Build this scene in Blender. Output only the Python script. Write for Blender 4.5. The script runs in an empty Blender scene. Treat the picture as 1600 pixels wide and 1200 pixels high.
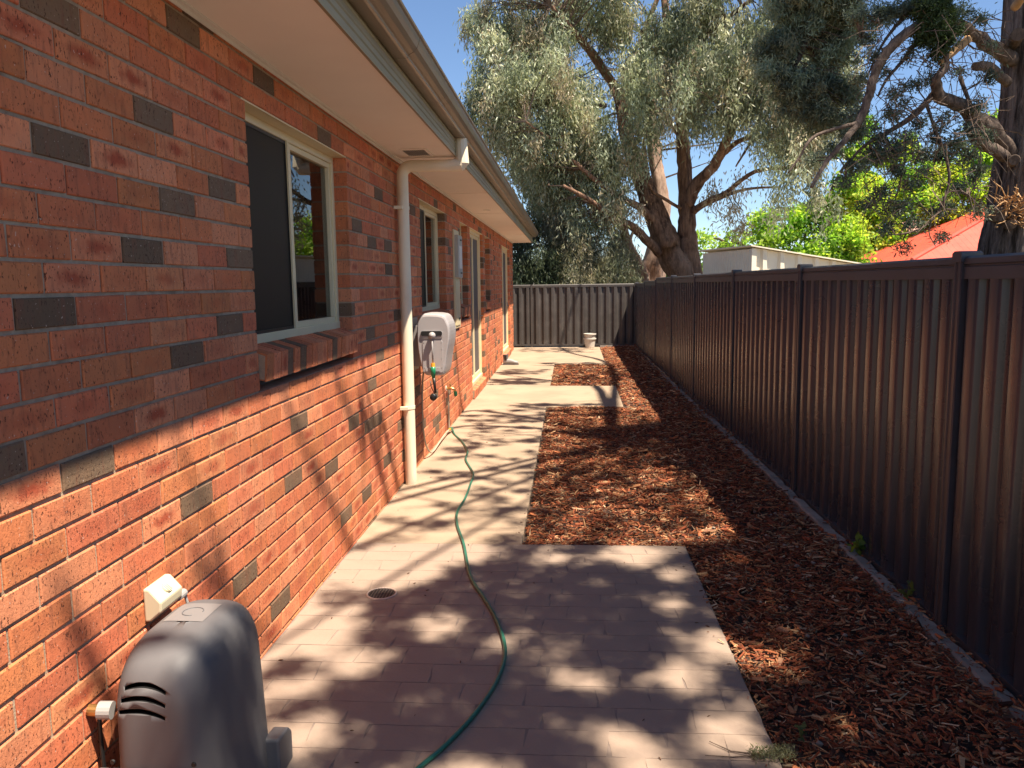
import bpy, math, random
import numpy as np
from mathutils import Vector, Matrix
random.seed(7); rng = np.random.default_rng(11)
S = bpy.context.scene; COL = S.collection
rad = math.radians

# ------------------------------------------------------------------ camera
F, PITCH, YAW, ROLL, CAMZ = 1222.67, rad(7.296), rad(4.167), rad(-.75), 1.575
fw = Vector((-math.sin(YAW)*math.cos(PITCH), math.cos(YAW)*math.cos(PITCH), -math.sin(PITCH)))
r0 = Vector((math.cos(YAW), math.sin(YAW), 0)); u0 = r0.cross(fw)
cr, sr = math.cos(ROLL), math.sin(ROLL)
RT = cr*r0 + sr*u0; UP = -sr*r0 + cr*u0
cd = bpy.data.cameras.new('camera'); cam = bpy.data.objects.new('camera', cd); COL.objects.link(cam)
cam.matrix_world = Matrix(((RT.x, UP.x, -fw.x, 0), (RT.y, UP.y, -fw.y, 0), (RT.z, UP.z, -fw.z, CAMZ), (0, 0, 0, 1)))
cd.sensor_width = 36; cd.lens = F/1600*36; cd.clip_start = .02; cd.clip_end = 2000
S.camera = cam
# ------------------------------------------------------------------ world, sun, exposure
SUN = Vector((1, -.66, 2.7)).normalized()          # towards the sun
w = bpy.data.worlds.new('World'); S.world = w; w.use_nodes = True
nt = w.node_tree; bg = nt.nodes['Background']; sky = nt.nodes.new('ShaderNodeTexSky')
sky.sky_type = 'NISHITA'; sky.sun_disc = False
sky.sun_elevation = math.asin(SUN.z); sky.sun_rotation = math.atan2(SUN.x, SUN.y)
sky.altitude = 600; sky.air_density = .9; sky.dust_density = .05; sky.ozone_density = 4.0
nt.links.new(sky.outputs[0], bg.inputs[0]); bg.inputs[1].default_value = .067
sl = bpy.data.lights.new('sun', 'SUN'); sl.energy = 5.0; sl.angle = rad(.53); sl.color = (1, .88, .72)
so = bpy.data.objects.new('sun', sl); COL.objects.link(so); so.rotation_euler = SUN.to_track_quat('Z', 'Y').to_euler()
S.view_settings.view_transform = 'Standard'; S.view_settings.look = 'None'
S.view_settings.gamma = 1; S.view_settings.exposure = 1.40
S.render.engine = 'CYCLES'

def at(px, py, Y):
    """the point of the place at distance Y along the side yard seen at a pixel of the 1600x1200 survey photo"""
    d = RT*((px-800)/F) + UP*(-(py-600)/F) + fw
    t = Y/d.y
    return Vector((d.x*t, Y, CAMZ + d.z*t))

# ------------------------------------------------------------------ helpers
def obj(name, me, parent=None, loc=None):
    o = bpy.data.objects.new(name, me); COL.objects.link(o)
    if parent: o.parent = parent
    if loc is not None: o.location = loc
    return o
def thing(name, label, cat, loc=(0, 0, 0), group=None):
    o = obj(name, None, None, loc); o.empty_display_size = .1
    return tag(o, label, cat, group)
def tag(o, label=None, cat=None, group=None, kind=None):
    if label: o['label'] = label
    if cat: o['category'] = cat
    if group: o['group'] = group
    if kind: o['kind'] = kind
    return o
def rel(o, parent):                                  # keep world placement when parenting to a placed empty
    o.parent = parent; o.matrix_parent_inverse = Matrix.Translation(-Vector(parent.location)); return o

class MB:
    def __init__(s): s.v = []; s.f = []
    def add(s, vs, fs):
        n = len(s.v); s.v += [tuple(v) for v in vs]; s.f += [tuple(i+n for i in f) for f in fs]; return s
    def box(s, x0, x1, y0, y1, z0, z1):
        return s.add([(x0,y0,z0),(x1,y0,z0),(x1,y1,z0),(x0,y1,z0),(x0,y0,z1),(x1,y0,z1),(x1,y1,z1),(x0,y1,z1)],
                     [(0,3,2,1),(4,5,6,7),(0,1,5,4),(1,2,6,5),(2,3,7,6),(3,0,4,7)])
    def prism(s, prof, axis, a, b):                  # profile of 2D points extruded along an axis; y: (x,z)  x: (y,z)  z: (x,y)
        n = len(prof)
        P = {'y': lambda p, t: (p[0], t, p[1]), 'x': lambda p, t: (t, p[0], p[1]), 'z': lambda p, t: (p[0], p[1], t)}[axis]
        return s.add([P(p, a) for p in prof]+[P(p, b) for p in prof],
                     [tuple(range(n))[::-1], tuple(range(n, 2*n))]+[(i, (i+1) % n, n+(i+1) % n, n+i) for i in range(n)])
    def tube(s, pts, r, n=8, caps=True):
        pts = [Vector(p) for p in pts]
        rs = r if isinstance(r, (list, tuple)) else [r]*len(pts)
        base = len(s.v); up = None; T = []
        for i, p in enumerate(pts):
            a = pts[max(i-1, 0)]; b = pts[min(i+1, len(pts)-1)]
            t = (b-a).normalized() if (b-a).length > 1e-9 else Vector((0, 0, 1))
            if up is None: up = t.orthogonal().normalized()
            else:
                up = (up - t*up.dot(t)); up = up.normalized() if up.length > 1e-6 else t.orthogonal().normalized()
            q = t.cross(up)
            for k in range(n):
                an = 2*math.pi*k/n; s.v.append(tuple(p + (up*math.cos(an)+q*math.sin(an))*rs[i]))
        for i in range(len(pts)-1):
            for k in range(n):
                a = base+i*n+k; b = base+i*n+(k+1) % n; s.f.append((a, b, b+n, a+n))
        if caps: s.f.append(tuple(base+k for k in range(n))[::-1]); s.f.append(tuple(base+(len(pts)-1)*n+k for k in range(n)))
        return s
    def lathe(s, prof, c=(0, 0, 0), n=24, axis='z'):
        base = len(s.v)
        for r, z in prof:
            for k in range(n):
                a = 2*math.pi*k/n; x, y = r*math.cos(a), r*math.sin(a)
                s.v.append({'z': (c[0]+x, c[1]+y, c[2]+z), 'y': (c[0]+x, c[1]+z, c[2]+y), 'x': (c[0]+z, c[1]+x, c[2]+y)}[axis])
        for i in range(len(prof)-1):
            for k in range(n):
                a = base+i*n+k; b = base+i*n+(k+1) % n; s.f.append((a, b, b+n, a+n) if axis != 'y' else (a, a+n, b+n, b))
        return s
    def mesh(s, name, m=None, smooth=False, bevel=0):
        me = bpy.data.meshes.new(name); me.from_pydata(s.v, [], s.f); me.update()
        if bevel:
            import bmesh
            bm = bmesh.new(); bm.from_mesh(me); bmesh.ops.recalc_face_normals(bm, faces=bm.faces)
            bmesh.ops.bevel(bm, geom=[e for e in bm.edges if len(e.link_faces) == 2 and e.calc_face_angle(0) > .5], offset=bevel, segments=2, affect='EDGES', profile=.5)
            bm.to_mesh(me); bm.free()
        if m: me.materials.append(m)
        if smooth: me.polygons.foreach_set('use_smooth', [True]*len(me.polygons))
        return me
    def build(s, name, m, parent=None, smooth=False, bevel=0):
        o = obj(name, s.mesh(name, m, smooth, bevel))
        if parent: rel(o, parent) if parent.type == 'EMPTY' else setattr(o, 'parent', parent)
        return o

def npmesh(name, V, Fa, k, m, colors=None, smooth=False):
    """fast mesh: V (n,3), Fa (m,k)"""
    me = bpy.data.meshes.new(name); V = np.asarray(V, np.float32); Fa = np.asarray(Fa, np.int32)
    me.vertices.add(len(V)); me.vertices.foreach_set('co', V.ravel())
    me.loops.add(Fa.size); me.loops.foreach_set('vertex_index', Fa.ravel())
    me.polygons.add(len(Fa)); me.polygons.foreach_set('loop_start', np.arange(0, Fa.size, k, dtype=np.int32))
    me.polygons.foreach_set('use_smooth', np.full(len(Fa), bool(smooth)))
    me.update(calc_edges=True)
    if colors is not None:
        ca = me.color_attributes.new('col', 'FLOAT_COLOR', 'POINT'); ca.data.foreach_set('color', np.asarray(colors, np.float32).ravel())
    me.materials.append(m); return me

def smooth_path(pts, k=6):
    P = [Vector(p) for p in pts]; out = []
    for i in range(len(P)-1):
        a = P[max(i-1, 0)]; b = P[i]; c = P[i+1]; d = P[min(i+2, len(P)-1)]
        for j in range(k):
            t = j/k; out.append(.5*((2*b)+(c-a)*t+(2*a-5*b+4*c-d)*t*t+(3*b-a-3*c+d)*t**3))
    out.append(P[-1]); return out

# ------------------------------------------------------------------ materials
class NB:
    def __init__(s, m): s.t = m.node_tree; s.n = s.t.nodes; s.l = s.t.links
    def node(s, t, **k):
        x = s.n.new(t)
        for a, b in k.items(): setattr(x, a, b)
        return x
    def link(s, a, b): s.l.new(a, b)
    def mixc(s, f, a, b, mode='MIX'):
        x = s.node('ShaderNodeMix', data_type='RGBA', blend_type=mode)
        for sock, v in ((x.inputs[0], f), (x.inputs[6], a), (x.inputs[7], b)):
            if isinstance(v, bpy.types.NodeSocket): s.link(v, sock)
            else: sock.default_value = v if not isinstance(v, tuple) else (*v[:3], 1)
        return x.outputs[2]
    def math(s, op, a, b=0, c=0):
        x = s.node('ShaderNodeMath', operation=op)
        for i, v in enumerate((a, b, c)):
            if isinstance(v, bpy.types.NodeSocket): s.link(v, x.inputs[i])
            else: x.inputs[i].default_value = v
        return x.outputs[0]
    def noise(s, sc, co=None, detail=4, rough=.55, stretch=None):
        x = s.node('ShaderNodeTexNoise'); x.inputs['Scale'].default_value = sc; x.inputs['Detail'].default_value = detail
        x.inputs['Roughness'].default_value = rough
        if co is not None:
            if stretch:
                m = s.node('ShaderNodeMapping'); m.inputs['Scale'].default_value = stretch; s.link(co, m.inputs[0]); co = m.outputs[0]
            s.link(co, x.inputs['Vector'])
        return x.outputs['Fac']
    def ramp(s, f, lo, hi):
        x = s.node('ShaderNodeMapRange'); x.inputs[1].default_value = lo; x.inputs[2].default_value = hi; x.interpolation_type = 'SMOOTHSTEP'
        s.link(f, x.inputs[0]); return x.outputs[0]
def newmat(name):
    m = bpy.data.materials.new(name); m.use_nodes = True; b = NB(m); return m, b, b.n['Principled BSDF']
def mat(name, col, rough=.6, var=.15, sc=6, bump=.0, bsc=60, metal=0, dirt=None, dsc=2.5, stretch=None, spec=.5, coat=0, dlo=.5, dhi=.75):
    m, b, p = newmat(name)
    co = b.node('ShaderNodeTexCoord').outputs['Object']
    n = b.noise(sc, co, 5, stretch=stretch)
    d = tuple(c*(1-var) for c in col); h = tuple(min(1, c*(1+var)) for c in col)
    c = b.mixc(b.ramp(n, .3, .7), d, h)
    if dirt:
        c = b.mixc(b.ramp(b.noise(dsc, co, 7, .65), dlo, dhi), c, dirt)
    b.link(c, p.inputs['Base Color'])
    p.inputs['Roughness'].default_value = rough; p.inputs['Metallic'].default_value = metal
    p.inputs['Specular IOR Level'].default_value = spec; p.inputs['Coat Weight'].default_value = coat
    rr = b.math('MULTIPLY_ADD', n, .2, rough-.1); b.link(rr, p.inputs['Roughness'])
    if bump:
        bp = b.node('ShaderNodeBump'); bp.inputs['Strength'].default_value = bump; bp.inputs['Distance'].default_value = .004
        b.link(b.noise(bsc, co, 6, .6), bp.inputs['Height']); b.link(bp.outputs[0], p.inputs['Normal'])
    return m

def brick_mat(name, field):
    m, b, p = newmat(name)
    tc = b.node('ShaderNodeTexCoord'); co = tc.outputs['Object']; uv = tc.outputs['UV']
    if field:
        at_ = b.node('ShaderNodeAttribute', attribute_name='col'); col, al = at_.outputs['Color'], at_.outputs['Alpha']
    else:
        oi = b.node('ShaderNodeObjectInfo'); col, al = oi.outputs['Color'], oi.outputs['Alpha']
        v = b.node('ShaderNodeVectorMath', operation='SCALE'); v.inputs[0].default_value = (37, 91, 53); b.link(oi.outputs['Random'], v.inputs['Scale'])
        a = b.node('ShaderNodeVectorMath', operation='ADD'); b.link(co, a.inputs[0]); b.link(v.outputs[0], a.inputs[1]); co = a.outputs[0]
    # soft darker red blotch in the middle of the pale bricks
    s = b.node('ShaderNodeSeparateXYZ'); b.link(uv, s.inputs[0])
    dx = b.math('MULTIPLY', b.math('SUBTRACT', s.outputs[0], .5), 2.1); dy = b.math('MULTIPLY', b.math('SUBTRACT', s.outputs[1], .5), 2.3)
    r = b.math('SQRT', b.math('ADD', b.math('MULTIPLY', dx, dx), b.math('MULTIPLY', dy, dy)))
    r = b.math('ADD', r, b.math('MULTIPLY_ADD', b.noise(22, co, 5, .65), 1.5, -.75))
    bl = b.math('SUBTRACT', 1, b.ramp(r, .15, .95))
    c = b.mixc(b.math('MULTIPLY', bl, al), col, (.33, .062, .03))
    c = b.mixc(b.ramp(b.noise(9, co, 5, .6), .35, .75), c, b.mixc(.5, c, (1.35, 1.15, 1.0), 'MULTIPLY'))
    c = b.mixc(b.math('MULTIPLY', b.ramp(b.noise(60, co, 3, .6, (1, .8, .16)), .50, .68), .40), c, (.20, .075, .045))     # faint drag marks
    sp = b.ramp(b.noise(170, co, 2, .5, (1, 1, .5)), .60, .67)
    sp2 = b.ramp(b.noise(16, co, 3, .5), .30, .58)
    c = b.mixc(b.math('MULTIPLY', b.math('MULTIPLY', sp, sp2), .85), c, (.05, .017, .012))
    wsp = b.ramp(b.noise(120, co, 1, .5), .73, .76)
    c = b.mixc(b.math('MULTIPLY', wsp, .6), c, (.6, .48, .4))
    b.link(c, p.inputs['Base Color']); p.inputs['Roughness'].default_value = .82; p.inputs['Specular IOR Level'].default_value = .25
    bp = b.node('ShaderNodeBump'); bp.inputs['Strength'].default_value = .55; bp.inputs['Distance'].default_value = .004
    h = b.math('ADD', b.math('MULTIPLY', b.noise(90, co, 5, .65), 1.0), b.math('MULTIPLY', sp, -.8))
    b.link(h, bp.inputs['Height']); b.link(bp.outputs[0], p.inputs['Normal'])
    return m
M_BRICK = brick_mat('fired brick', False); M_BFIELD = brick_mat('fired brick joined', True)
M_MORTAR = mat('mortar', (.38, .29, .205), .95, .15, 30, .8, 160, dirt=(.21, .15, .10), dsc=5, spec=.15)
M_CREAM = mat('cream powder coat', (.72, .60, .37), .4, .05, 3, 0, dirt=(.64, .53, .33), dsc=3)
M_PIPE = mat('cream painted pipe', (.80, .70, .52), .45, .04, 4, .05, 40, dirt=(.70, .60, .43), dsc=5, dlo=.52, dhi=.85, stretch=(1, 1, .3))
M_FASCIA = mat('fascia sheet metal', (.31, .265, .165), .42, .08, 3, 0, dirt=(.27, .23, .14))
M_GUTTER = mat('gutter sheet metal', (.235, .185, .13), .36, .12, 2, .0, dirt=(.17, .13, .09), dsc=4, metal=.1)
M_SOFFIT = mat('soffit paint', (.90, .83, .76), .7, .02, 2, .05, 30, dirt=(.87, .79, .72), dsc=1.5)
M_WHITE = mat('white paint', (.72, .69, .64), .5, .04, 4)
M_CONC = mat('path concrete', (.33, .245, .172), .88, .10, 1.6, .5, 70, dirt=(.255, .187, .13), dsc=2.6, dlo=.48, dhi=.8, spec=.25)
M_PAVE = mat('stencilled paving', (.295, .222, .172), .85, .09, 3.2, .5, 60, dirt=(.235, .178, .145), dsc=1.8, dlo=.45, dhi=.8, spec=.3)
M_JOINT = mat('paving joint', (.225, .17, .14), .95, .2, 12, .3)
M_KERB = mat('kerb concrete', (.26, .21, .165), .95, .25, 7, .9, 50, dirt=(.18, .14, .12), dsc=6)
M_SOIL = mat('dark soil', (.055, .03, .02), .95, .4, 20, 1, 60)
M_GROUND = mat('neighbour ground', (.14, .11, .06), .95, .4, 1.5, 1, 10)
M_FENCE = mat('dark brown fence steel', (.030, .034, .047), .28, .08, 3, 0, 30, dirt=(.046, .047, .057), dsc=1.2, spec=.6)
M_REARF = mat('dusty brown fence steel', (.062, .054, .050), .5, .12, 3, 0, 30, dirt=(.10, .088, .08), dsc=4, spec=.5)
M_FPOST = mat('fence post steel', (.045, .045, .053), .4, .12, 5, .03, 30, spec=.5)
M_PUMP = mat('grey moulded plastic', (.115, .111, .116), .55, .06, 3, .06, 120, dirt=(.155, .148, .15), dsc=4, dlo=.55, dhi=.9)
M_PUMPL = mat('light grey label', (.19, .18, .18), .4, .03, 3)
M_BLACK = mat('black plastic', (.012, .012, .012), .4, .1, 5)
M_REEL = mat('pale grey plastic', (.36, .33, .325), .38, .03, 3)
M_REELD = mat('pale grey plastic with painted shade', (.30, .28, .275), .38, .03, 3)  # darker copy of the reel plastic, shade put into its colour
M_IVORY = mat('ivory plastic', (.62, .55, .38), .35, .02, 3)
M_GREY = mat('grey plastic', (.30, .29, .28), .45, .05, 4)
M_HOSE = mat('green garden hose', (.02, .125, .085), .35, .25, 8)
M_HOSEY = mat('beige hose', (.42, .36, .27), .45, .1, 8)
M_GREENC = mat('green connector', (.015, .20, .09), .35, .05, 5)
M_ORANGE = mat('orange connector', (.80, .34, .03), .35, .05, 5)
M_BRASS = mat('brass', (.62, .42, .16), .3, .1, 8, metal=.9)
M_GRATE = mat('drain steel', (.10, .08, .07), .5, .2, 8, metal=.3)
M_RIM = mat('drain rim', (.42, .32, .27), .5, .1, 8)
M_DARK = mat('dark void', (.004, .004, .004), .9, .1, 8)
M_METER = mat('meter door grey', (.42, .40, .36), .45, .05, 4)
M_POT = mat('cream pot', (.60, .56, .50), .55, .06, 4, dirt=(.45, .4, .34))
M_BOOT = mat('grey rubber boot', (.27, .26, .25), .5, .1, 6)
M_BOOTD = mat('dark grey boot shaft', (.11, .095, .09), .7, .1, 6)
M_SHED = mat('cream shed steel', (.80, .72, .57), .5, .05, 2, dirt=(.70, .61, .47))
M_REDROOF = mat('red roof steel', (.58, .085, .05), .5, .06, 2)
M_PINKROOF = mat('faded tile roof', (.50, .25, .19), .8, .15, 2)
M_PALEW = mat('pale house wall', (.6, .55, .48), .8, .06, 2)
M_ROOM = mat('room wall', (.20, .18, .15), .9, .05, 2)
M_CURT = mat('white sheer curtain', (.55, .53, .50), .8, .05, 8)
M_CUT = mat('cut wood', (.45, .27, .13), .8, .2, 20, .3)
M_GCURB = mat('pale plinth', (.30, .26, .23), .9, .1, 5, .3)

def bark_mat(name, a, bcol, c3, sc=3, str_=(1, 1, .18), bump=1.0, dist=.04):
    m, b, p = newmat(name); co = b.node('ShaderNodeTexCoord').outputs['Object']
    n1 = b.noise(sc*3, co, 8, .65, str_); n2 = b.noise(sc*.5, co, 4, .6, (1, 1, .4)); n3 = b.noise(sc*14, co, 6, .6, (1, 1, .14))
    c = b.mixc(b.ramp(n1, .35, .62), a, bcol); c = b.mixc(b.ramp(n2, .5, .7), c, c3); c = b.mixc(b.math('MULTIPLY', b.ramp(n3, .45, .7), .45), c, tuple(x*.35 for x in a))
    b.link(c, p.inputs['Base Color']); p.inputs['Roughness'].default_value = .9; p.inputs['Specular IOR Level'].default_value = .2
    bp = b.node('ShaderNodeBump'); bp.inputs['Strength'].default_value = bump; bp.inputs['Distance'].default_value = dist
    b.link(b.math('ADD', n1, b.math('MULTIPLY', n3, .5)), bp.inputs['Height']); b.link(bp.outputs[0], p.inputs['Normal']); return m
M_EUCB = bark_mat('gum bark', (.10, .055, .038), (.33, .20, .135), (.36, .22, .15), 3, (1, 1, .15), 1, .10)
M_EUCP = bark_mat('pale peeling bark', (.30, .20, .16), (.42, .30, .23), (.24, .13, .08))
M_CYPB = bark_mat('grey furrowed bark', (.045, .036, .031), (.30, .25, .22), (.12, .095, .08), 7, (1, 1, .10), 1, .05)
M_CYPL = bark_mat('brown limb bark', (.07, .052, .042), (.18, .135, .11), (.12, .085, .065), 9, (1, 1, .6), .8, .01)
M_BRANCH = bark_mat('thin branch bark', (.09, .065, .05), (.18, .13, .10), (.10, .07, .05), 8, (1, 1, .6), .5, .01)

def leaf_mat(name, trans=.35, rough=.5, hue=(1.0, 1.0, .55)):
    m, b, p = newmat(name)
    at_ = b.node('ShaderNodeAttribute', attribute_name='col'); c = at_.outputs['Color']
    b.link(c, p.inputs['Base Color']); p.inputs['Roughness'].default_value = rough; p.inputs['Specular IOR Level'].default_value = .35
    t = b.node('ShaderNodeBsdfTranslucent'); b.link(b.mixc(1.0, c, (*[x*1.5 for x in hue],), 'MULTIPLY'), t.inputs[0])
    mx = b.node('ShaderNodeMixShader'); mx.inputs[0].default_value = trans
    b.link(p.outputs[0], mx.inputs[1]); b.link(t.outputs[0], mx.inputs[2]); b.link(mx.outputs[0], b.n['Material Output'].inputs[0]); return m
M_LEAF = leaf_mat('gum leaf', .38, .40, (1, 1, .82)); M_LEAFG = leaf_mat('bright leaf', .6, .45); M_NEEDLE = leaf_mat('cypress needle', .35, .6, (1, 1, .75))
M_CHIP, _b, _p = newmat('wood chip')
_a = _b.node('ShaderNodeAttribute', attribute_name='col'); _co = _b.node('ShaderNodeTexCoord').outputs['Object']
_b.link(_b.mixc(_b.ramp(_b.noise(120, _co, 3, .6), .35, .7), _a.outputs['Color'], _b.mixc(.55, _a.outputs['Color'], (.35, .28, .25), 'MULTIPLY')), _p.inputs['Base Color'])
_p.inputs['Roughness'].default_value = .85; _p.inputs['Specular IOR Level'].default_value = .2

def glass_mat(name, tint=(.55, .56, .54), alpha=.5, base_ref=1.5):
    m, b, p = newmat(name); b.n.remove(p)
    tr = b.node('ShaderNodeBsdfTransparent'); tr.inputs[0].default_value = (*tint, 1)
    g = b.node('ShaderNodeBsdfGlossy'); g.inputs[0].default_value = (.92, .92, .92, 1); g.inputs['Roughness'].default_value = .012
    fr = b.node('ShaderNodeFresnel'); fr.inputs[0].default_value = 1.65
    mx = b.node('ShaderNodeMixShader'); b.link(fr.outputs[0], mx.inputs[0]); b.link(tr.outputs[0], mx.inputs[1]); b.link(g.outputs[0], mx.inputs[2])
    b.link(mx.outputs[0], b.n['Material Output'].inputs[0]); return m
M_GLASS = glass_mat('window glass')
M_SCREEN, _b, _p = newmat('insect screen')
_p.inputs['Base Color'].default_value = (.022, .021, .020, 1); _p.inputs['Roughness'].default_value = .5; _p.inputs['Alpha'].default_value = .9; _p.inputs['Specular IOR Level'].default_value = .15; _p.inputs['Base Color'].default_value = (.028, .024, .018, 1)
M_DSCREEN = mat('door security mesh', (.085, .083, .088), .5, .05, 6)

# ------------------------------------------------------------------ ground
WX = -1.314
gr = MB().add([(-900, -900, -.16), (900, -900, -.16), (900, 900, -.16), (-900, 900, -.16)], [(0, 1, 2, 3)]).build('ground', M_GROUND); tag(gr, kind='structure')
sb = MB(); sb.box(-.35, 1.75, -1.5, 19.6, -.14, -.045); tag(sb.build('garden_bed_soil', M_SOIL), kind='structure')
# concrete path with its two stubs
pp = [(-1.62, 4.603), (-.289, 4.603), (-.29, 9.98), (.70, 9.985), (.725, 12.0), (-.285, 12.06), (-.275, 15.42), (.72, 15.2), (.77, 19.42), (-3.2, 19.45), (-3.2, 18.75), (-1.62, 18.75)]
path = MB().prism(pp, 'z', -.12, 0).build('path', M_CONC, bevel=.006); tag(path, kind='structure')
# stencilled paving: base slab and single pavers
slab = MB().prism([(-1.62, -3), (.682, -3), (.695, 4.597), (-1.62, 4.597)], 'z', -.12, -.0018).build('patio', M_JOINT, bevel=.003); tag(slab, kind='structure')
def paver_mesh(L, Wd, seed):
    r = random.Random(seed); pts = []
    def side(a, b, n, nx, ny):
        for i in range(n):
            t = i/n; j = r.uniform(-.0022, .0022); pts.append((a[0]+(b[0]-a[0])*t+nx*j, a[1]+(b[1]-a[1])*t+ny*j))
    l, h = L/2, Wd/2; sk = r.uniform(-.008, .008)
    side((-l+sk, -h), (l+sk, -h), 4, 0, 1); side((l+sk, -h), (l-sk, h), 3, 1.5, 0); side((l-sk, h), (-l-sk, h), 4, 0, 1); side((-l-sk, h), (-l+sk, -h), 3, 1.5, 0)
    n = len(pts); m = MB()
    m.add([(x, y, -.004) for x, y in pts]+[(x*.997, y*.994, 0) for x, y in pts], [tuple(range(n, 2*n))]+[(i, (i+1) % n, n+(i+1) % n, n+i) for i in range(n)])
    return m.mesh('paver', M_PAVE)
PITCHY = .153; pcache = {}
y = 4.597; row = 0
while y > .9:
    y0 = y-PITCHY; x = -1.306; off = (-.12 if row % 2 else 0)+random.uniform(-.03, .03); first = True
    xs = [-1.306]; q = -1.306+.25+off
    while q < .60: xs.append(q); q += random.choice((.25, .275, .29, .20))
    xs.append(.690)
    for a, b_ in zip(xs, xs[1:]):
        if b_-a < .05: continue
        L = b_-a-.0030; key = (round(L, 2), random.randrange(3))
        if key not in pcache: pcache[key] = paver_mesh(key[0], PITCHY-.0030, hash(key) & 255)
        o = obj('paver', pcache[key], slab, ((a+b_)/2, (y+y0)/2, random.uniform(-.0006, .0004)+.0002)); o.scale = (L/key[0], 1, 1)
    y = y0; row += 1
sheet = MB().box(-1.306, .688, -2.98, y-.002, -.003, 0).build('paving_sheet', M_PAVE); sheet.parent = slab

# ------------------------------------------------------------------ brick house
house = thing('brick_house', 'single storey red brick house wall with cream windows and wide pale eaves on the left', 'house', (-1.314, 8, 0))
OPEN = [  # y0, y1, first course, last course
    (3.23, 4.705, 13, 26), (7.02, 8.462, 13, 26), (9.63, 10.335, 13, 26), (10.60, 12.195, 0, 26), (12.50, 13.245, 13, 26), (15.70, 17.66, 0, 26)]
BB, CH, BH = .0186, .086, .076
DARKPX = [(2.034,2.275),(2.017,1.957),(1.892,1.516),(2.016,1.09),(2.512,2.122),(2.775,2.481),(2.636,1.861),(2.983,1.948),(2.377,1.691),(2.639,1.347),(2.999,1.43),(3.108,1.688),(2.63,.827),(4.41,2.384),(3.516,2.469),(3.757,.92),(4.263,.574),(3.619,.661),(3.002,.412),(4.533,.225),(3.398,.138),(1.694,1.151)]
def brick_color(y, z, near):
    if near:
        dark = any(abs(y-a) < .12 and abs(z-b) < .043 for a, b in DARKPX)
    else: dark = random.random() < .085
    if dark:
        k = random.uniform(.8, 1.25); return (.150*k, .098*k, .062*k, .0)
    t = random.random(); k = random.uniform(.88, 1.13)
    if t < .52: return (.50*k, .162*k*random.uniform(.9, 1.12), .075*k, random.choice((0, .2, .35)))
    if t < .80: return (.56*k, .205*k*random.uniform(.92, 1.08), .100*k, random.choice((.3, .6, .85)))
    return (.58*k, .225*k, .115*k, random.choice((0, .15, .9)))
def brick_geo(L, H, seed, x0=WX, depth=.104):
    r = random.Random(seed); c = .0035; j = lambda a=.0013: r.uniform(-a, a)
    l, h = L/2, H/2
    back = [(-depth, -l+j(), -h+j()), (-depth, l+j(), -h+j()), (-depth, l+j(), h+j()), (-depth, -l+j(), h+j())]
    mid = [(-c, -l+j(), -h+j()), (-c, l+j(), -h+j()), (-c, l+j(), h+j()), (-c, -l+j(), h+j())]
    fr = [(j(.0008), -l+c+j(), -h+c+j()), (j(.0008), l-c+j(), -h+c+j()), (j(.0008), l-c+j(), h-c+j()), (j(.0008), -l+c+j(), h-c+j())]
    V = back+mid+fr; Fc = [(8, 9, 10, 11)]+[(4+i, 4+(i+1) % 4, 8+(i+1) % 4, 8+i) for i in range(4)]+[(i, (i+1) % 4, 4+(i+1) % 4, 4+i) for i in range(4)]
    return V, Fc, l, h
def brick_uv(v, l, h): return ((v[1]+l)/(2*l), (v[2]+h)/(2*h))
bricks = []
for k in range(-1, 30):
    z0 = BB+CH*k; z1 = min(z0+BH, 2.534); zc = (z0+z1)/2
    segs = []; a = -1.0
    for (o0, o1, k0, k1) in OPEN:
        if k0 <= k <= k1: segs.append((a, o0)); a = o1
    segs.append((a, 18.77))
    off = 1.78 if k % 2 else 1.90
    for (a, b_) in segs:
        js = [off+.24*i for i in range(-15, 75) if a+.05 < off+.24*i < b_-.05]
        e = [a-.005]+js+[b_+.005]
        for u, v in zip(e, e[1:]):
            bricks.append(((u+v)/2, zc, v-u-.010, z1-z0))
vis = lambda b: b[0]+b[2]/2 > 1.60 + (0 if b[1] > .6 else max(0, .6-b[1])*1.0)
cand = sorted([b for b in bricks if vis(b)], key=lambda b: b[0])[:300]; cs = set(cand)
cache = {}
for (yc, zc, L, H) in cand:
    key = (round(L, 2), round(H, 3), random.randrange(4))
    if key not in cache:
        V, Fc, l, h = brick_geo(key[0], H, hash(key) & 1023)
        me = bpy.data.meshes.new('brick'); me.from_pydata(V, [], Fc); uvl = me.uv_layers.new(name='UVMap')
        for lp in me.loops: uvl.data[lp.index].uv = brick_uv(V[lp.vertex_index], l, h)
        me.materials.append(M_BRICK); cache[key] = me
    o = obj('brick', cache[key], None, (WX+random.uniform(-.0012, .0012), yc, zc)); o.scale = (1, L/key[0], 1)
    o.rotation_euler = (random.uniform(-.004, .004), 0, random.uniform(-.004, .004)); o.color = brick_color(yc, zc, True); rel(o, house)
V_, F_, C_, UV_ = [], [], [], []
for i, b in enumerate(bricks):
    if b in cs: continue
    V, Fc, l, h = brick_geo(b[2], b[3], i); n = len(V_); dx = random.uniform(-.0015, .0015); c = brick_color(b[0], b[1], b[0] < 4.6)
    for v in V: V_.append((v[0]+WX+dx, v[1]+b[0], v[2]+b[1])); C_.append(c); UV_.append(brick_uv(v, l, h))
    F_ += [tuple(n+q for q in f) for f in Fc]
me = npmesh('distant_bricks', V_, F_, 4, M_BFIELD, C_); uvl = me.uv_layers.new(name='UVMap')
li = np.zeros(len(me.loops), np.int32); me.loops.foreach_get('vertex_index', li); uvl.data.foreach_set('uv', np.asarray(UV_, np.float32)[li].ravel())
o = obj('distant_bricks', me); rel(o, house); tag(o, kind='stuff')
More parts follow.
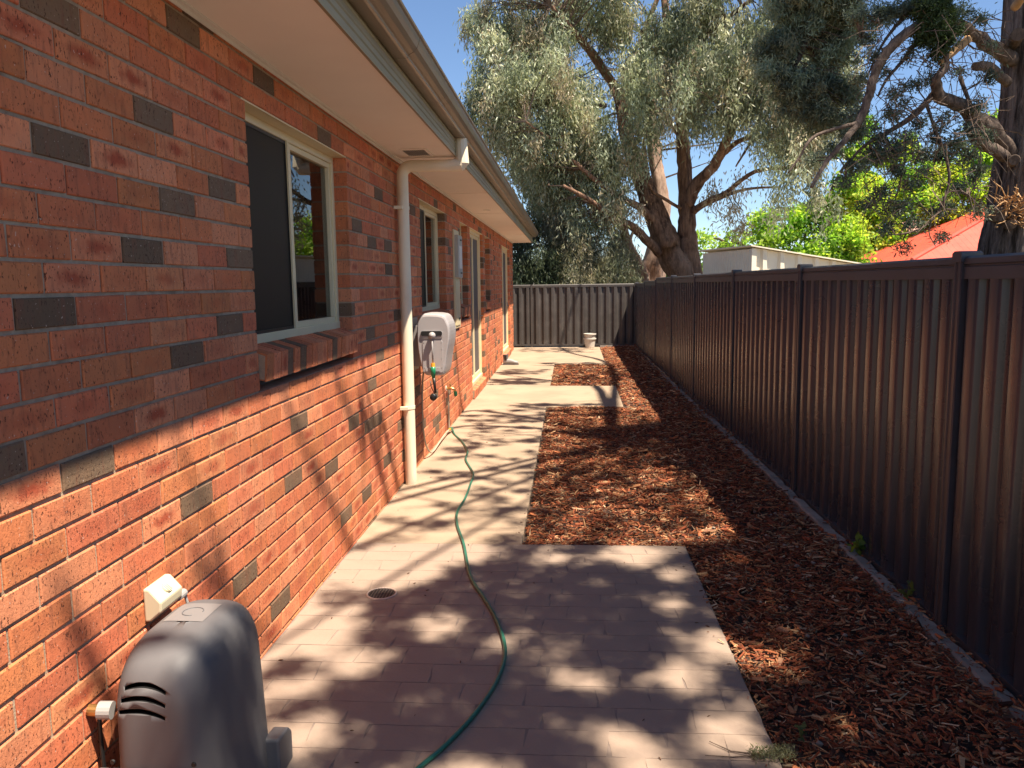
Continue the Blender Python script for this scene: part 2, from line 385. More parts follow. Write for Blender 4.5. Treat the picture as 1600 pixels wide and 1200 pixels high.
# mortar core, recessed behind the brick faces, with the openings left out
core = MB(); MX0, MX1 = WX-.100, WX-.0066
edges = [-1.0]+[v for o_ in OPEN for v in (o_[0]+.004, o_[1]-.004)]+[18.765]
edges[1::2] = [o_[0]-.004 for o_ in OPEN]+[18.765]; edges[2::2] = [o_[1]+.004 for o_ in OPEN]
for a, b_ in zip(edges[0::2], edges[1::2]): core.box(MX0, MX1, a, b_, -.1, 2.534)
for (o0, o1, k0, k1) in OPEN:
    core.box(MX0, MX1, o0-.004, o1+.004, BB+CH*(k1+1)+.003, 2.534); core.box(MX0, MX1, o0-.004, o1+.004, -.1, BB+CH*k0-.008)
core.build('mortar', M_MORTAR, house)
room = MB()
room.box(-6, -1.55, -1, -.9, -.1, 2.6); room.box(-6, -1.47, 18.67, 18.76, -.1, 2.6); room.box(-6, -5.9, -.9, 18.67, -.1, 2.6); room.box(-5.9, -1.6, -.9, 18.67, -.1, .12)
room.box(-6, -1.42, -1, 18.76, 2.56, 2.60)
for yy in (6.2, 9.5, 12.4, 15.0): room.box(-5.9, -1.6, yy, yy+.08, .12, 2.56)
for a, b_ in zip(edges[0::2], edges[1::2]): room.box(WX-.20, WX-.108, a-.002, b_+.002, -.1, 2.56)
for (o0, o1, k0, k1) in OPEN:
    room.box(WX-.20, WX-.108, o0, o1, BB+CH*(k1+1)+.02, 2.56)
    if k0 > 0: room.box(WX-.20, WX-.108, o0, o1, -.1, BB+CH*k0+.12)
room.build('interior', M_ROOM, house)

def sill(win, y0, y1, ztop):
    """row of bricks on edge, tipped forward, each its own piece"""
    n = max(2, round((y1-y0)/.0865)); p = (y1-y0)/n
    me = None
    prof = [(-.105, .030), (.034, -.012), (.026, -.128), (-.095, -.10)]
    for i in range(n):
        m = MB(); yy0, yy1 = .0035, p-.0035; j = lambda: random.uniform(-.0015, .0015)
        c = .003
        m.prism([(x+j(), z+j()) for x, z in prof], 'y', yy0, yy1)
        me = m.mesh('sill_brick', M_BRICK, bevel=.002); uvl = me.uv_layers.new(name='UVMap')
        o = obj('sill_brick', me, None, (WX+random.uniform(-.003, .002), y0+p*i, ztop)); o.color = brick_color(-9, 0, False); rel2(o, win)
    m = MB(); m.prism([(-.103, .022), (.026, -.018), (.018, -.120), (-.093, -.098)], 'y', .002, y1-y0-.002); o = obj('sill_mortar', m.mesh('sill_mortar', M_MORTAR), None, (WX, y0, ztop)); rel2(o, win)
def rel2(o, p):          # parent to a mesh/empty part that sits at its own location under the house
    o.parent = p; o.matrix_parent_inverse = Matrix.Translation(-p['wl_v']) if False else Matrix.Translation(Vector(WL[p.name])*-1); return o
WL = {}
def group_part(name, loc):
    o = obj(name, None, None, loc); o.empty_display_size = .1; WL[o.name] = loc; rel(o, house); return o
def prt(mb, name, m, p, **k):
    o = obj(name, mb.mesh(name, m, k.get('smooth', False), k.get('bevel', 0))); return rel2(o, p)
def window(y0, y1, z0, z1, curtains=True):
    win = group_part('window', (WX-.1, (y0+y1)/2, z0))
    X1, X0 = WX-.080, WX-.140                       # outer and inner faces of the frame
    t = .042; zb = z0+.012
    fr = MB()
    fr.box(X0, X1, y0+.002, y1-.002, z1-t, z1-.003); fr.box(X0, X1+.004, y0+.002, y1-.002, zb, zb+t)
    fr.box(X0, X1, y0+.002, y0+t, zb+t, z1-t); fr.box(X0, X1, y1-t, y1-.002, zb+t, z1-t)
    prt(fr, 'frame', M_CREAM, win, bevel=.003)
    ym = (y0+y1)/2-.01
    ml = MB(); ml.box(X0+.006, X1-.004, ym-.022, ym+.022, zb+t, z1-t); ml.box(X0+.02, X1+.002, ym-.032, ym-.022, zb+t, z1-t)
    prt(ml, 'mullion', M_CREAM, win, bevel=.002)
    sa = MB()                                       # sash round the clear pane
    s0, s1 = ym+.022, y1-t; xx0, xx1 = X0+.016, X1-.012
    sa.box(xx0, xx1, s0, s1, z1-t-.028, z1-t); sa.box(xx0, xx1, s0, s1, zb+t, zb+t+.03); sa.box(xx0, xx1, s0, s0+.018, zb+t+.03, z1-t-.028); sa.box(xx0, xx1, s1-.024, s1, zb+t+.03, z1-t-.028)
    prt(sa, 'sash', M_CREAM, win, bevel=.002)
    prt(MB().box(X0+.022, X0+.027, s0+.018, s1-.024, zb+t+.03, z1-t-.028), 'pane', M_GLASS, win)
    prt(MB().box(X0+.010, X0+.015, y0+t, ym-.03, zb+t, z1-t), 'pane', M_GLASS, win)
    sc = MB().box(X1-.016, X1-.013, y0+t+.012, ym-.034, zb+t+.012, z1-t-.012); prt(sc, 'insect_screen', M_SCREEN, win)
    sf = MB(); a0, a1 = y0+t, ym-.022
    sf.box(X1-.02, X1-.008, a0, a1, z1-t-.014, z1-t); sf.box(X1-.02, X1-.008, a0, a1, zb+t, zb+t+.014); sf.box(X1-.02, X1-.008, a0, a0+.012, zb+t+.014, z1-t-.014); sf.box(X1-.02, X1-.008, a1-.012, a1, zb+t+.014, z1-t-.014)
    prt(sf, 'screen_frame', M_BLACK, win)
    prt(MB().box(WX-.135, WX-.004, y0-.03, y1+.01, z1-.004, z1+.003), 'lintel', M_CREAM, win)
    if curtains:
        cu = MB(); P = []; n = 60; yc0, yc1 = y1-(y1-y0)*.33, y1-.02
        for i in range(n+1):
            yy = yc0+(yc1-yc0)*i/n; P.append((WX-.185+.018*math.sin(i*1.05)+.008*math.sin(i*.37), yy))
        cu.add([(a, b, z0+.0) for a, b in P]+[(a, b, z1) for a, b in P], [(i, i+1, n+2+i, n+1+i) for i in range(n)])
        prt(cu, 'curtain', M_CURT, win)
    sill(win, y0+.004, y1-.004, z0-.008)
    return win
ZH = BB+CH*27-.005; ZS = 1.309
for i, (o0, o1, k0, k1) in enumerate(OPEN):
    if k0 > 0: window(o0, o1, ZS, ZH)
def door(y0, y1):
    d = group_part('door', (WX-.1, (y0+y1)/2, .17)); z0 = .165; t = .05; X1, X0 = WX-.045, WX-.12
    fr = MB(); fr.box(X0, X1, y0+.002, y1-.002, ZH-t, ZH-.003); fr.box(X0, X1, y0+.002, y0+t, z0, ZH-t); fr.box(X0, X1, y1-t, y1-.002, z0, ZH-t); fr.box(X0, X1+.01, y0+.002, y1-.002, z0-.02, z0+.028)
    prt(fr, 'door_frame', M_CREAM, d, bevel=.003)
    lf = MB(); ym = (y0+y1)/2
    for a, b_ in ((y0+t+.003, ym), (ym+.002, y1-t-.003)):
        lf.box(X0+.02, X1-.018, a, a+.04, z0+.03, ZH-t-.003); lf.box(X0+.02, X1-.018, b_-.04, b_, z0+.03, ZH-t-.003)
        lf.box(X0+.02, X1-.018, a+.04, b_-.04, z0+.03, z0+.09); lf.box(X0+.02, X1-.018, a+.04, b_-.04, ZH-t-.045, ZH-t-.003)
    prt(lf, 'leaf_frame', M_CREAM, d, bevel=.002)
    for a, b_ in ((y0+t+.043, ym-.04), (ym+.042, y1-t-.043)):
        prt(MB().box(X0+.034, X0+.04, a, b_, z0+.09, ZH-t-.045), 'security_screen', M_DSCREEN, d)
    h = MB().box(X1-.018, X1-.004, y1-t-.035, y1-t-.012, 1.02, 1.17).box(X1-.004, X1+.03, y1-t-.03, y1-t-.018, 1.08, 1.10).box(X1+.018, X1+.032, y1-t-.09, y1-t-.018, 1.082, 1.098)
    prt(h, 'handle', M_GREY, d, bevel=.002)
    prt(MB().box(WX-.112, WX-.004, y0-.03, y1+.01, ZH-.004, ZH+.003), 'lintel', M_CREAM, d)
    sill(d, y0+.004, y1-.004, .135)
door(10.60, 12.195); door(15.70, 17.66)
# control joint
MB().box(WX-.006, WX+.001, 13.99, 14.01, .0, 2.53).build('control_joint', M_DARK, house)
# soffit, trims, fascia, gutter, roof
SX = -.842
MB().box(WX-.1, SX-.012, -1, 18.80, 2.538, 2.546).build('soffit', M_SOFFIT, house)
tr = MB().prism([(WX+.001, 2.5375), (WX+.001, 2.518), (WX+.007, 2.516), (WX+.009, 2.529), (WX+.024, 2.531), (WX+.026, 2.5375)], 'y', -1, 18.79); tr.build('soffit_bead', M_WHITE, house)
for yy in (2.0, 6.06, 8.46, 10.86, 13.26, 15.66, 18.06): MB().box(WX+.03, SX-.013, yy, yy+.03, 2.5345, 2.5378).build('soffit_joiner', M_SOFFIT, house)
fp = [(SX-.012, 2.534), (SX+.004, 2.531), (SX+.006, 2.546), (SX, 2.552), (SX, 2.570), (SX+.005, 2.576), (SX+.005, 2.584), (SX, 2.590), (SX, 2.605), (SX+.005, 2.611), (SX+.005, 2.619), (SX, 2.625), (SX, 2.640), (SX+.005, 2.646), (SX+.005, 2.652), (SX, 2.658), (SX, 2.72), (SX-.012, 2.72)]
MB().prism(fp, 'y', -1, 18.86).build('fascia', M_FASCIA, house)
inn = [(SX+.004, 2.760), (SX+.004, 2.664), (-.779, 2.661), (-.769, 2.664), (-.766, 2.674), (-.757, 2.680), (-.738, 2.690), (-.722, 2.706), (-.712, 2.730), (-.708, 2.752), (-.700, 2.758), (-.697, 2.768), (-.703, 2.776), (-.713, 2.774)]
g = MB(); ys = [-1, 18.90]; n = len(inn)
g.add([(x, yy, z) for yy in ys for x, z in inn], [(i, i+1, n+i+1, n+i) for i in range(n-1)])
inn2 = [(x-.0015, z+.0015) for x, z in inn]
g.add([(x, yy, z) for yy in ys for x, z in inn2], [(i, n+i, n+i+1, i+1) for i in range(n-1)])
g.add([(x, 18.90, z) for x, z in inn], [tuple(range(n))])
go = g.build('gutter', M_GUTTER, house)
yy = 1.0
while yy < 18.8: MB().box(SX+.003, -.704, yy, yy+.012, 2.768, 2.772).build('gutter_strap', M_GUTTER, house); yy += 1.2
for yy in (3.9, 9.3, 14.4):
    sh = MB(); sh.prism([(x+.0012, z-.0012) for x, z in inn[:-1]]+[(x-.0005, z+.0005) for x, z in reversed(inn[:-1])], 'y', yy, yy+.035); sh.build('gutter_joint', M_GUTTER, house)
rf = MB(); nr = 100; th = math.tan(rad(22)); xs0, xs1 = SX+.04, -7.0; Vr = []
yy = -1.0; P = []
while yy < 18.95: P += [(yy, 0), (yy+.03, .025), (yy+.06, .025), (yy+.09, 0)]; yy += .19
n = len(P); rf.add([(xs0, a, 2.79+h) for a, h in P]+[(xs1, a, 2.79+h+(xs0-xs1)*th) for a, h in P], [(i, i+1, n+i+1, n+i) for i in range(n-1)])
rf.build('roof', M_GUTTER, house)
MB().add([(SX, 18.84, 2.54), (WX-.1, 18.84, 2.54), (-6, 18.84, 2.6), (-6, 18.84, 4.85), (SX, 18.84, 2.78)], [(0, 1, 2, 3, 4)]).add([(-6, 18.76, -.1), (WX-.001, 18.769, -.1), (WX-.001, 18.769, 2.54), (-6, 18.76, 2.6)], [(0, 1, 2, 3)]).build('end_wall', M_ROOM, house)
# soffit vent and downlight
ve = group_part('soffit_vent', (-1.10, 5.80, 2.537))
prt(MB().box(-1.20, -1.0, 5.66, 5.68, 2.528, 2.5378).box(-1.20, -1.0, 5.93, 5.95, 2.528, 2.5378).box(-1.20, -1.18, 5.68, 5.93, 2.528, 2.5378).box(-1.02, -1.0, 5.68, 5.93, 2.528, 2.5378), 'vent_frame', M_SOFFIT, ve, bevel=.002)
prt(MB().box(-1.18, -1.02, 5.68, 5.93, 2.5365, 2.5379), 'vent_backing', M_DARK, ve)
for i in range(11): prt(MB().box(-1.178+i*.0148, -1.172+i*.0148, 5.68, 5.93, 2.529, 2.536), 'vent_slat', M_GREY, ve)
dl = MB().lathe([(.0, -.002), (.03, -.004), (.034, -.009), (.052, -.008), (.056, 0)], (-1.05, 10.39, 2.5378), 24); dl.build('downlight', M_WHITE, house, smooth=True)
# downpipe
dp = group_part('downpipe', (-1.256, 6.03, 0)); yp = 6.03; R_ = .0445
arc = [(-1.256+.07*(1-math.cos(a)), yp, 2.40+.07*math.sin(a)) for a in [i*math.pi/2/7 for i in range(1, 8)]]
pts = [(-1.256, yp, -.0), (-1.256, yp, 2.40)]+arc+[(-.83, yp+.02, 2.470)]
prt(MB().tube(pts, R_, 20, False), 'pipe', M_PIPE, dp, smooth=True)
prt(MB().tube([(-.90, yp+.018, 2.468), (-.800, yp+.02, 2.478), (-.797, yp+.02, 2.482), (-.806, yp+.02, 2.665)], [R_+.002, R_+.008, R_+.008, R_+.003], 12), 'elbow', M_PIPE, dp)
for z in (.62, 2.16):
    prt(MB().tube([(-1.256, yp, z-.012), (-1.256, yp, z+.012)], R_+.0035, 20).box(WX+.001, -1.25, yp-.075, yp-.045, z-.012, z+.012), 'bracket', M_PIPE, dp)
prt(MB().tube([(-1.256, yp, 2.26), (-1.256, yp, 2.262)], R_+.0025, 20), 'pipe_joint', M_PIPE, dp)

# ------------------------------------------------------------------ fences
fence = thing('side_fence', 'long dark brown ribbed steel fence with capped posts along the right side', 'fence', (1.68, 10, 0))
def rib_sheet(L, pitch, depth, H, seed=0):
    """trapezoid ribbed sheet running along +y, face towards -x"""
    pr = []; t = 0
    while t < L-.001:
        for a, d in ((0, 0), (.24, 0), (.28, depth*.06), (.31, depth*.3), (.35, depth*.72), (.38, depth*.95), (.43, depth), (.75, depth), (.80, depth*.95), (.83, depth*.72), (.87, depth*.3), (.90, depth*.06), (.94, 0)):
            yy = t+a*pitch
            if yy < L: pr.append((d, yy))
        t += pitch
    pr.append((0, L)); n = len(pr); m = MB()
    m.add([(-d, yy, 0) for d, yy in pr]+[(-d, yy, H) for d, yy in pr], [(i, n+i, n+i+1, i+1) for i in range(n-1)])
    m.add([(-d+.002, yy, 0) for d, yy in pr]+[(-d+.002, yy, H) for d, yy in pr], [(i, i+1, n+i+1, n+i) for i in range(n-1)])
    return m
posts = [-3.4, -1.1, 1.18, 3.467, 5.754, 8.03, 10.46, 12.75, 15.05, 17.29, 19.50]; tops = [1.665]*5+[1.663, 1.655, 1.655, 1.60, 1.555, 1.55]
FX = 1.655
for i in range(len(posts)-1):
    a, b_ = posts[i]+.028, posts[i+1]-.028; H = tops[i]
    m = rib_sheet(b_-a, (b_-a)/13, .043, H-.085).mesh('fence_panel', M_FENCE, True); o = obj('fence_panel', m, None, (FX+.042, a, .025)); rel(o, fence)
    rail = MB().prism([(FX-.004, H-.095), (FX-.004, H-.045), (FX+.003, H-.042), (FX+.003, H-.036), (FX-.006, H-.032), (FX-.006, H-.010), (FX+.004, H), (FX+.05, H), (FX+.058, H-.01), (FX+.058, H-.095)], 'y', a, b_)
    rail.build('top_rail', M_FPOST, fence)
    MB().prism([(FX-.002, .0), (FX-.002, .055), (FX+.055, .055), (FX+.055, .0)], 'y', a, b_).build('bottom_rail', M_FPOST, fence)
for i, yy in enumerate(posts):
    H = tops[i]+.006; p = MB()
    p.prism([(FX-.012, yy-.034), (FX-.016, yy-.028), (FX-.016, yy-.014), (FX-.011, yy-.010), (FX-.011, yy+.010), (FX-.016, yy+.014), (FX-.016, yy+.028), (FX-.012, yy+.034), (FX+.062, yy+.034), (FX+.062, yy-.034)], 'z', -.1, H)
    po = p.build('post', M_FPOST); rel(po, fence)
    cp = MB().box(FX-.02, FX+.068, yy-.040, yy+.040, H-.03, H+.006); cp.prism([(yy-.040, H+.006), (yy+.040, H+.006), (yy+.022, H+.016), (yy-.022, H+.016)], 'x', FX-.02, FX+.068)
    cp.build('post_cap', M_FPOST, fence)
rear = thing('rear_fence', 'dusty grey brown ribbed steel fence across the far end of the path', 'fence', (-.5, 19.5, 0))
for (xa, xb) in ((-4.6, -2.25), (-2.2, -.93), (-.88, 1.62)):
    L = xb-xa; m = rib_sheet(L, L/round(L/.19), .036, 1.44)
    m.v = [(yy+xa, 19.50+x, z+.06) for x, yy, z in m.v]
    m.build('fence_panel', M_REARF, rear, smooth=True)
    MB().prism([(19.462, 1.475), (19.462, 1.53), (19.475, 1.545), (19.52, 1.545), (19.52, 1.475)], 'x', xa, xb).build('top_rail', M_REARF, rear)
    MB().box(xa, xb, 19.462, 19.52, .03, .075).build('bottom_rail', M_REARF, rear)
for xx in (-4.62, -2.225, -.905, 1.635):
    MB().box(xx-.024, xx+.024, 19.455, 19.525, -.05, 1.55).build('post', M_REARF, rear)
MB().box(.78, 1.62, 19.435, 19.454, -.06, .035).build('plinth', M_GCURB, rear)
# kerb strip by the fence
ky = -2.0; kb = MB(); ring = []
while ky < 19.3:
    h = .038+random.uniform(-.006, .006)-(0.02 if ky > 9 else 0); x0 = 1.572+random.uniform(-.006, .006)+.03*math.sin(ky*.23)*.3; x1 = x0+.066+random.uniform(-.004, .004)
    ring.append(((x0-.006, ky, -.1), (x0, ky, h-.008), (x0+.010, ky, h), (x1-.008, ky, h+random.uniform(-.003, .002)), (x1, ky, h-.01), (x1, ky, -.1))); ky += .09
n = 6; kb.add([p for r in ring for p in r], [(i*n+k, i*n+k+1, (i+1)*n+k+1, (i+1)*n+k) for i in range(len(ring)-1) for k in range(n-1)])
tag(kb.build('kerb', M_KERB), kind='structure')

# ------------------------------------------------------------------ wood chip mulch
def bedh(x, y):
    return -.030+.050*np.clip((x-.75)/.9, 0, 1)**1.0+.010*np.sin(x*5.1+y*2.3)*np.sin(y*3.7-x)+.008*np.sin(y*1.3+x*2)
def in_bed(x, y):
    ok = (x < 1.66) & (y < 19.40) & (y > .8)
    slabx = np.where(y < 4.60, .70, np.where((y > 9.97) & (y < 12.03), .725, np.where(y > 15.28, .76, -.275)))
    return ok & (x > slabx+.004)
def chips(N, ylo, yhi, smin, smax, lift):
    x = rng.uniform(-.29, 1.66, N); y = ylo+(yhi-ylo)*rng.random(N); k = in_bed(x, y); x, y = x[k], y[k]; n = len(x)
    k = rng.random(n) < np.where(x > 1.56, .35, 1.0); x, y = x[k], y[k]; n = len(x)
    L = rng.uniform(smin, smax, n)*rng.choice([.6, 1, 1.5], n, p=[.35, .5, .15]); W_ = L*rng.uniform(.16, .5, n); T = W_*rng.uniform(.15, .4, n)
    splint = rng.random(n) < .24; W_ = np.where(splint, L*.10, W_*.85); L = np.where(splint, L*1.45, L)
    yaw = rng.uniform(0, 2*np.pi, n); pit = rng.normal(0, .22, n); rol = rng.normal(0, .35, n)
    loc = np.array([[-1,-1,-1],[1,-.7,-1],[1,.7,-1],[-1,1,-1],[-.96,-.8,1],[.9,-.55,1],[.92,.5,1],[-.9,.85,1]], float)
    P = np.repeat(loc[None], n, 0)+rng.uniform(-.18, .18, (n, 8, 3))
    P *= np.stack([L/2, W_/2, T/2], 1)[:, None, :]
    P[:, :, 2] += .12*L[:, None]*rng.normal(0, 1, n)[:, None]*(P[:, :, 0]/(L[:, None]/2))**2     # curl
    c, s = np.cos(rol), np.sin(rol); Y = P[:, :, 1]*c[:, None]-P[:, :, 2]*s[:, None]; Z = P[:, :, 1]*s[:, None]+P[:, :, 2]*c[:, None]; X = P[:, :, 0]
    c, s = np.cos(pit), np.sin(pit); X, Z = X*c[:, None]-Z*s[:, None], X*s[:, None]+Z*c[:, None]
    c, s = np.cos(yaw), np.sin(yaw); X, Y = X*c[:, None]-Y*s[:, None], X*s[:, None]+Y*c[:, None]
    X = X+x[:, None]; Y = Y+y[:, None]; Z = Z+(bedh(x, y)+rng.uniform(0, lift, n))[:, None]
    pal = np.array([[.29, .082, .036], [.19, .055, .027], [.38, .130, .055], [.08, .029, .018], [.44, .20, .09], [.52, .31, .16], [.26, .135, .08], [.58, .41, .25]])
    ci = rng.choice(8, n, p=[.27, .22, .17, .13, .09, .04, .065, .015]); ci = np.where(splint & (rng.random(n) < .6), rng.choice([4, 5, 5, 7], n), ci)
    col = pal[ci]*rng.uniform(.75, 1.25, (n, 1)); col = np.repeat(np.concatenate([col, np.ones((n, 1))], 1), 8, 0)
    V = np.stack([X, Y, Z], 2).reshape(-1, 3)
    f = np.array([[4,5,6,7],[0,1,5,4],[1,2,6,5],[2,3,7,6],[3,0,4,7]]); Fq = (f[None]+8*np.arange(n)[:, None, None]).reshape(-1, 4)
    return V, Fq, col
def spill():
    V, Fq, C = chips(42000, .9, 4.6, .010, .026, .002); k = (V[::8, 0] > .70) & (V[::8, 0] < .80); idx = np.where(k)[0]; idx = idx[rng.random(len(idx)) < .05]
    P = V.reshape(-1, 8, 3)[idx].copy(); P[:, :, 0] -= rng.exponential(.035, len(idx))[:, None]+.03; P[:, :, 2] += .004-P[:, :, 2].min(1)[:, None]
    return P.reshape(-1, 3), (np.array([[4,5,6,7],[0,1,5,4],[1,2,6,5],[2,3,7,6],[3,0,4,7]])[None]+8*np.arange(len(idx))[:, None, None]).reshape(-1, 4), C.reshape(-1, 8, 4)[idx].reshape(-1, 4)
parts = [spill(), chips(42000, .8, 4.7, .016, .040, .022), chips(36000, 4.5, 10, .020, .046, .026), chips(21000, 10, 19.4, .026, .060, .030)]
Vs, Fs, Cs, b0 = [], [], [], 0
for V, Fq, C in parts: Vs.append(V); Fs.append(Fq+b0); Cs.append(C); b0 += len(V)
me = npmesh('wood_chip_mulch', np.concatenate(Vs), np.concatenate(Fs), 4, M_CHIP, np.concatenate(Cs))
tag(obj('wood_chip_mulch', me), 'red brown wood chip mulch filling the beds between path and fence', 'mulch', kind='stuff')

# ------------------------------------------------------------------ foliage builders
def leaves(C, L, Wd, droop, cols, jit=.9, bias=(0, 0, 0)):
    """C (n,3) leaf bases; pointed leaf quads; droop 0..1 pulls them down"""
    n = len(C); d = rng.normal(0, 1, (n, 3))*jit; d[:, 2] -= droop*2.2; d += np.array(bias)
    d /= np.linalg.norm(d, axis=1)[:, None]
    s = np.cross(d, rng.normal(0, 1, (n, 3))); s /= np.linalg.norm(s, axis=1)[:, None]+1e-9
    Ls = (L*rng.uniform(.6, 1.3, n))[:, None]; Ws = (Wd*rng.uniform(.7, 1.3, n))[:, None]
    V = np.stack([C, C+d*Ls*.45+s*Ws/2, C+d*Ls, C+d*Ls*.45-s*Ws/2], 1).reshape(-1, 3)
    Fq = np.arange(4*n).reshape(-1, 4); return V, Fq, np.repeat(np.concatenate([cols, np.ones((n, 1))], 1), 4, 0)
def clumpy(blobs, nsub, nleaf, L, Wd, droop, pal, rsub=(.2, .2, .35), shell=.55, var=.25, flat=1.0):
    """blobs: (centre, (rx,ry,rz), weight, tint index or None)"""
    Vs, Fs, Cs, tips, b0 = [], [], [], [], 0
    pal = np.array(pal, float)
    for (c, r, wgt, ti) in blobs:
        m = max(2, int(nsub*wgt)); q = rng.normal(0, 1, (m, 3)); q /= np.linalg.norm(q, axis=1)[:, None]
        rr = (shell+(1-shell)*rng.random(m))*rng.uniform(.55, 1.05, m); pc = np.array(c)+q*rr[:, None]*np.array(r)
        tips += [Vector(p) for p in pc]
        k = rng.poisson(nleaf, m)+3; idx = np.repeat(np.arange(m), k); N = len(idx)
        sc = rng.uniform(.6, 1.3, m)
        g = rng.normal(0, .5, (N, 3))*np.array(rsub)*sc[idx][:, None]
        g[:, 2] -= droop*np.abs(rng.normal(0, .5, N))*rsub[2]
        P = pc[idx]+g
        base = pal[rng.integers(0, len(pal), m) if ti is None else np.full(m, ti)]*rng.uniform(1-var, 1+var, (m, 1))
        col = base[idx]*rng.uniform(.8, 1.2, (N, 1))
        V, Fq, C = leaves(P, L, Wd, droop, col); Vs.append(V); Fs.append(Fq+b0); Cs.append(C); b0 += len(V)
    return np.concatenate(Vs), np.concatenate(Fs), np.concatenate(Cs), tips
def twigs(mb, tips, limbs, r=.012, frac=1.0, sag=.1, n=4):
    pts = [p for l in limbs for p in l]
    for t in tips:
        if random.random() > frac: continue
        near = min(pts, key=lambda p: (p-t).length_squared*(1.6 if p.z > t.z+.2 else 1)); d = (t-near).length
        if d < .03: continue
        m1 = near.lerp(t, .4)+Vector((random.gauss(0, .07), random.gauss(0, .07), random.gauss(0, .05)+sag))*d
        m2 = near.lerp(t, .75)+Vector((random.gauss(0, .05), random.gauss(0, .05), random.gauss(0, .05)+sag*.6))*d
        mb.tube([near, m1, m2, t], [r*(.7+.3*d), r*.75, r*.5, r*.25], n, False)
def limb(pts, k=5, wob=.03):
    """pts: (Vector, radius) -> smooth wobbling polyline and radii"""
    P = smooth_path([p for p, _ in pts], k); R2 = []
    for i in range(len(pts)-1):
        for j in range(k): R2.append(pts[i][1]+(pts[i+1][1]-pts[i][1])*j/k)
    R2.append(pts[-1][1])
    P = [p+Vector((random.gauss(0, wob), random.gauss(0, wob), random.gauss(0, wob)))*R2[i]*2 for i, p in enumerate(P)]
    return P, [r*random.uniform(.95, 1.06) for r in R2]
def ptl(lst, Y, dy=0):
    """pixel polyline (px,py,radius[,Y]) -> world points"""
    out = []
    for i, e in enumerate(lst):
        yy = e[3] if len(e) > 3 else Y+dy*i/max(1, len(lst)-1)
        out.append((at(e[0], e[1], yy), e[2]))
    return out
def rough_trunk(P, Rr, n=16, amp=.1, seed=0, ridge=False):
    mb = MB(); mb.tube(P, Rr, n); r = random.Random(seed); ph = [r.uniform(0, 6.3) for _ in range(6)]
    c = [Vector(p) for p in P]
    for i in range(len(P)):
        for k in range(n):
            j = i*n+k; v = Vector(mb.v[j]); d = v-c[i]; a = 2*math.pi*k/n
            if ridge:
                q = i*.05; f = 1+amp*(.5*math.sin(3*a+ph[0]+q)+.35*abs(math.sin(9*a+ph[1]+1.2*math.sin(q*2.3)))+.45*abs(math.sin(15*a+ph[2]+1.7*math.sin(q*1.7+1)))+.35*math.sin(31*a+ph[3]+2*math.sin(q*3))+.15*r.uniform(-1, 1))
                mb.v[j] = tuple(c[i]+d*f); continue
            f = 1+amp*(math.sin(3*a+ph[0]+i*.13)+.6*math.sin(5*a+ph[1]-i*.2)+.5*math.sin(8*a+ph[2]+i*.3))+amp*.5*r.uniform(-1, 1)
            mb.v[j] = tuple(c[i]+d*f)
    return mb

# ------------------------------------------------------------------ big gum tree behind the rear corner
gum = thing('gum_tree', 'large gum tree with leaning brown forked trunk and drooping grey green crown behind the fences', 'tree', (3.1, 22, -.16))
GY = 22
gl = []
def glimb(lst, Y, dy, name, m, n=12, amp=.10):
    P, Rr = limb(ptl(lst, Y, dy)); gl.append(P); rough_trunk(P, Rr, n, amp, len(gl)).build(name, m, gumcur, smooth=True)
gumcur = gum
base = at(1066, 440, 22)
P, Rr = limb([(Vector((base.x+.25, 22, -.3)), .62), (at(1072, 440, 22), .40)]+ptl([(1052, 400, .36), (1036, 364, .33), (1014, 310, .27), (996, 268, .22), (978, 215, .18), (966, 150, .14), (930, 92, .10), (880, 30, .07)], 22, 1)); gl.append(P)
rough_trunk(P, Rr, 18, .12, 1).build('trunk', M_EUCB, gum, smooth=True)
P, Rr = limb([(Vector((base.x+.5, 22.2, -.3)), .40)]+ptl([(1082, 430, .27), (1076, 370, .23), (1074, 326, .22), (1070, 260, .19), (1066, 215, .17), (1062, 150, .14), (1050, 90, .12), (1040, 20, .1), (1030, -80, .07)], 22, .5)); gl.append(P)
rough_trunk(P, Rr, 14, .10, 2).build('trunk', M_EUCB, gum, smooth=True)
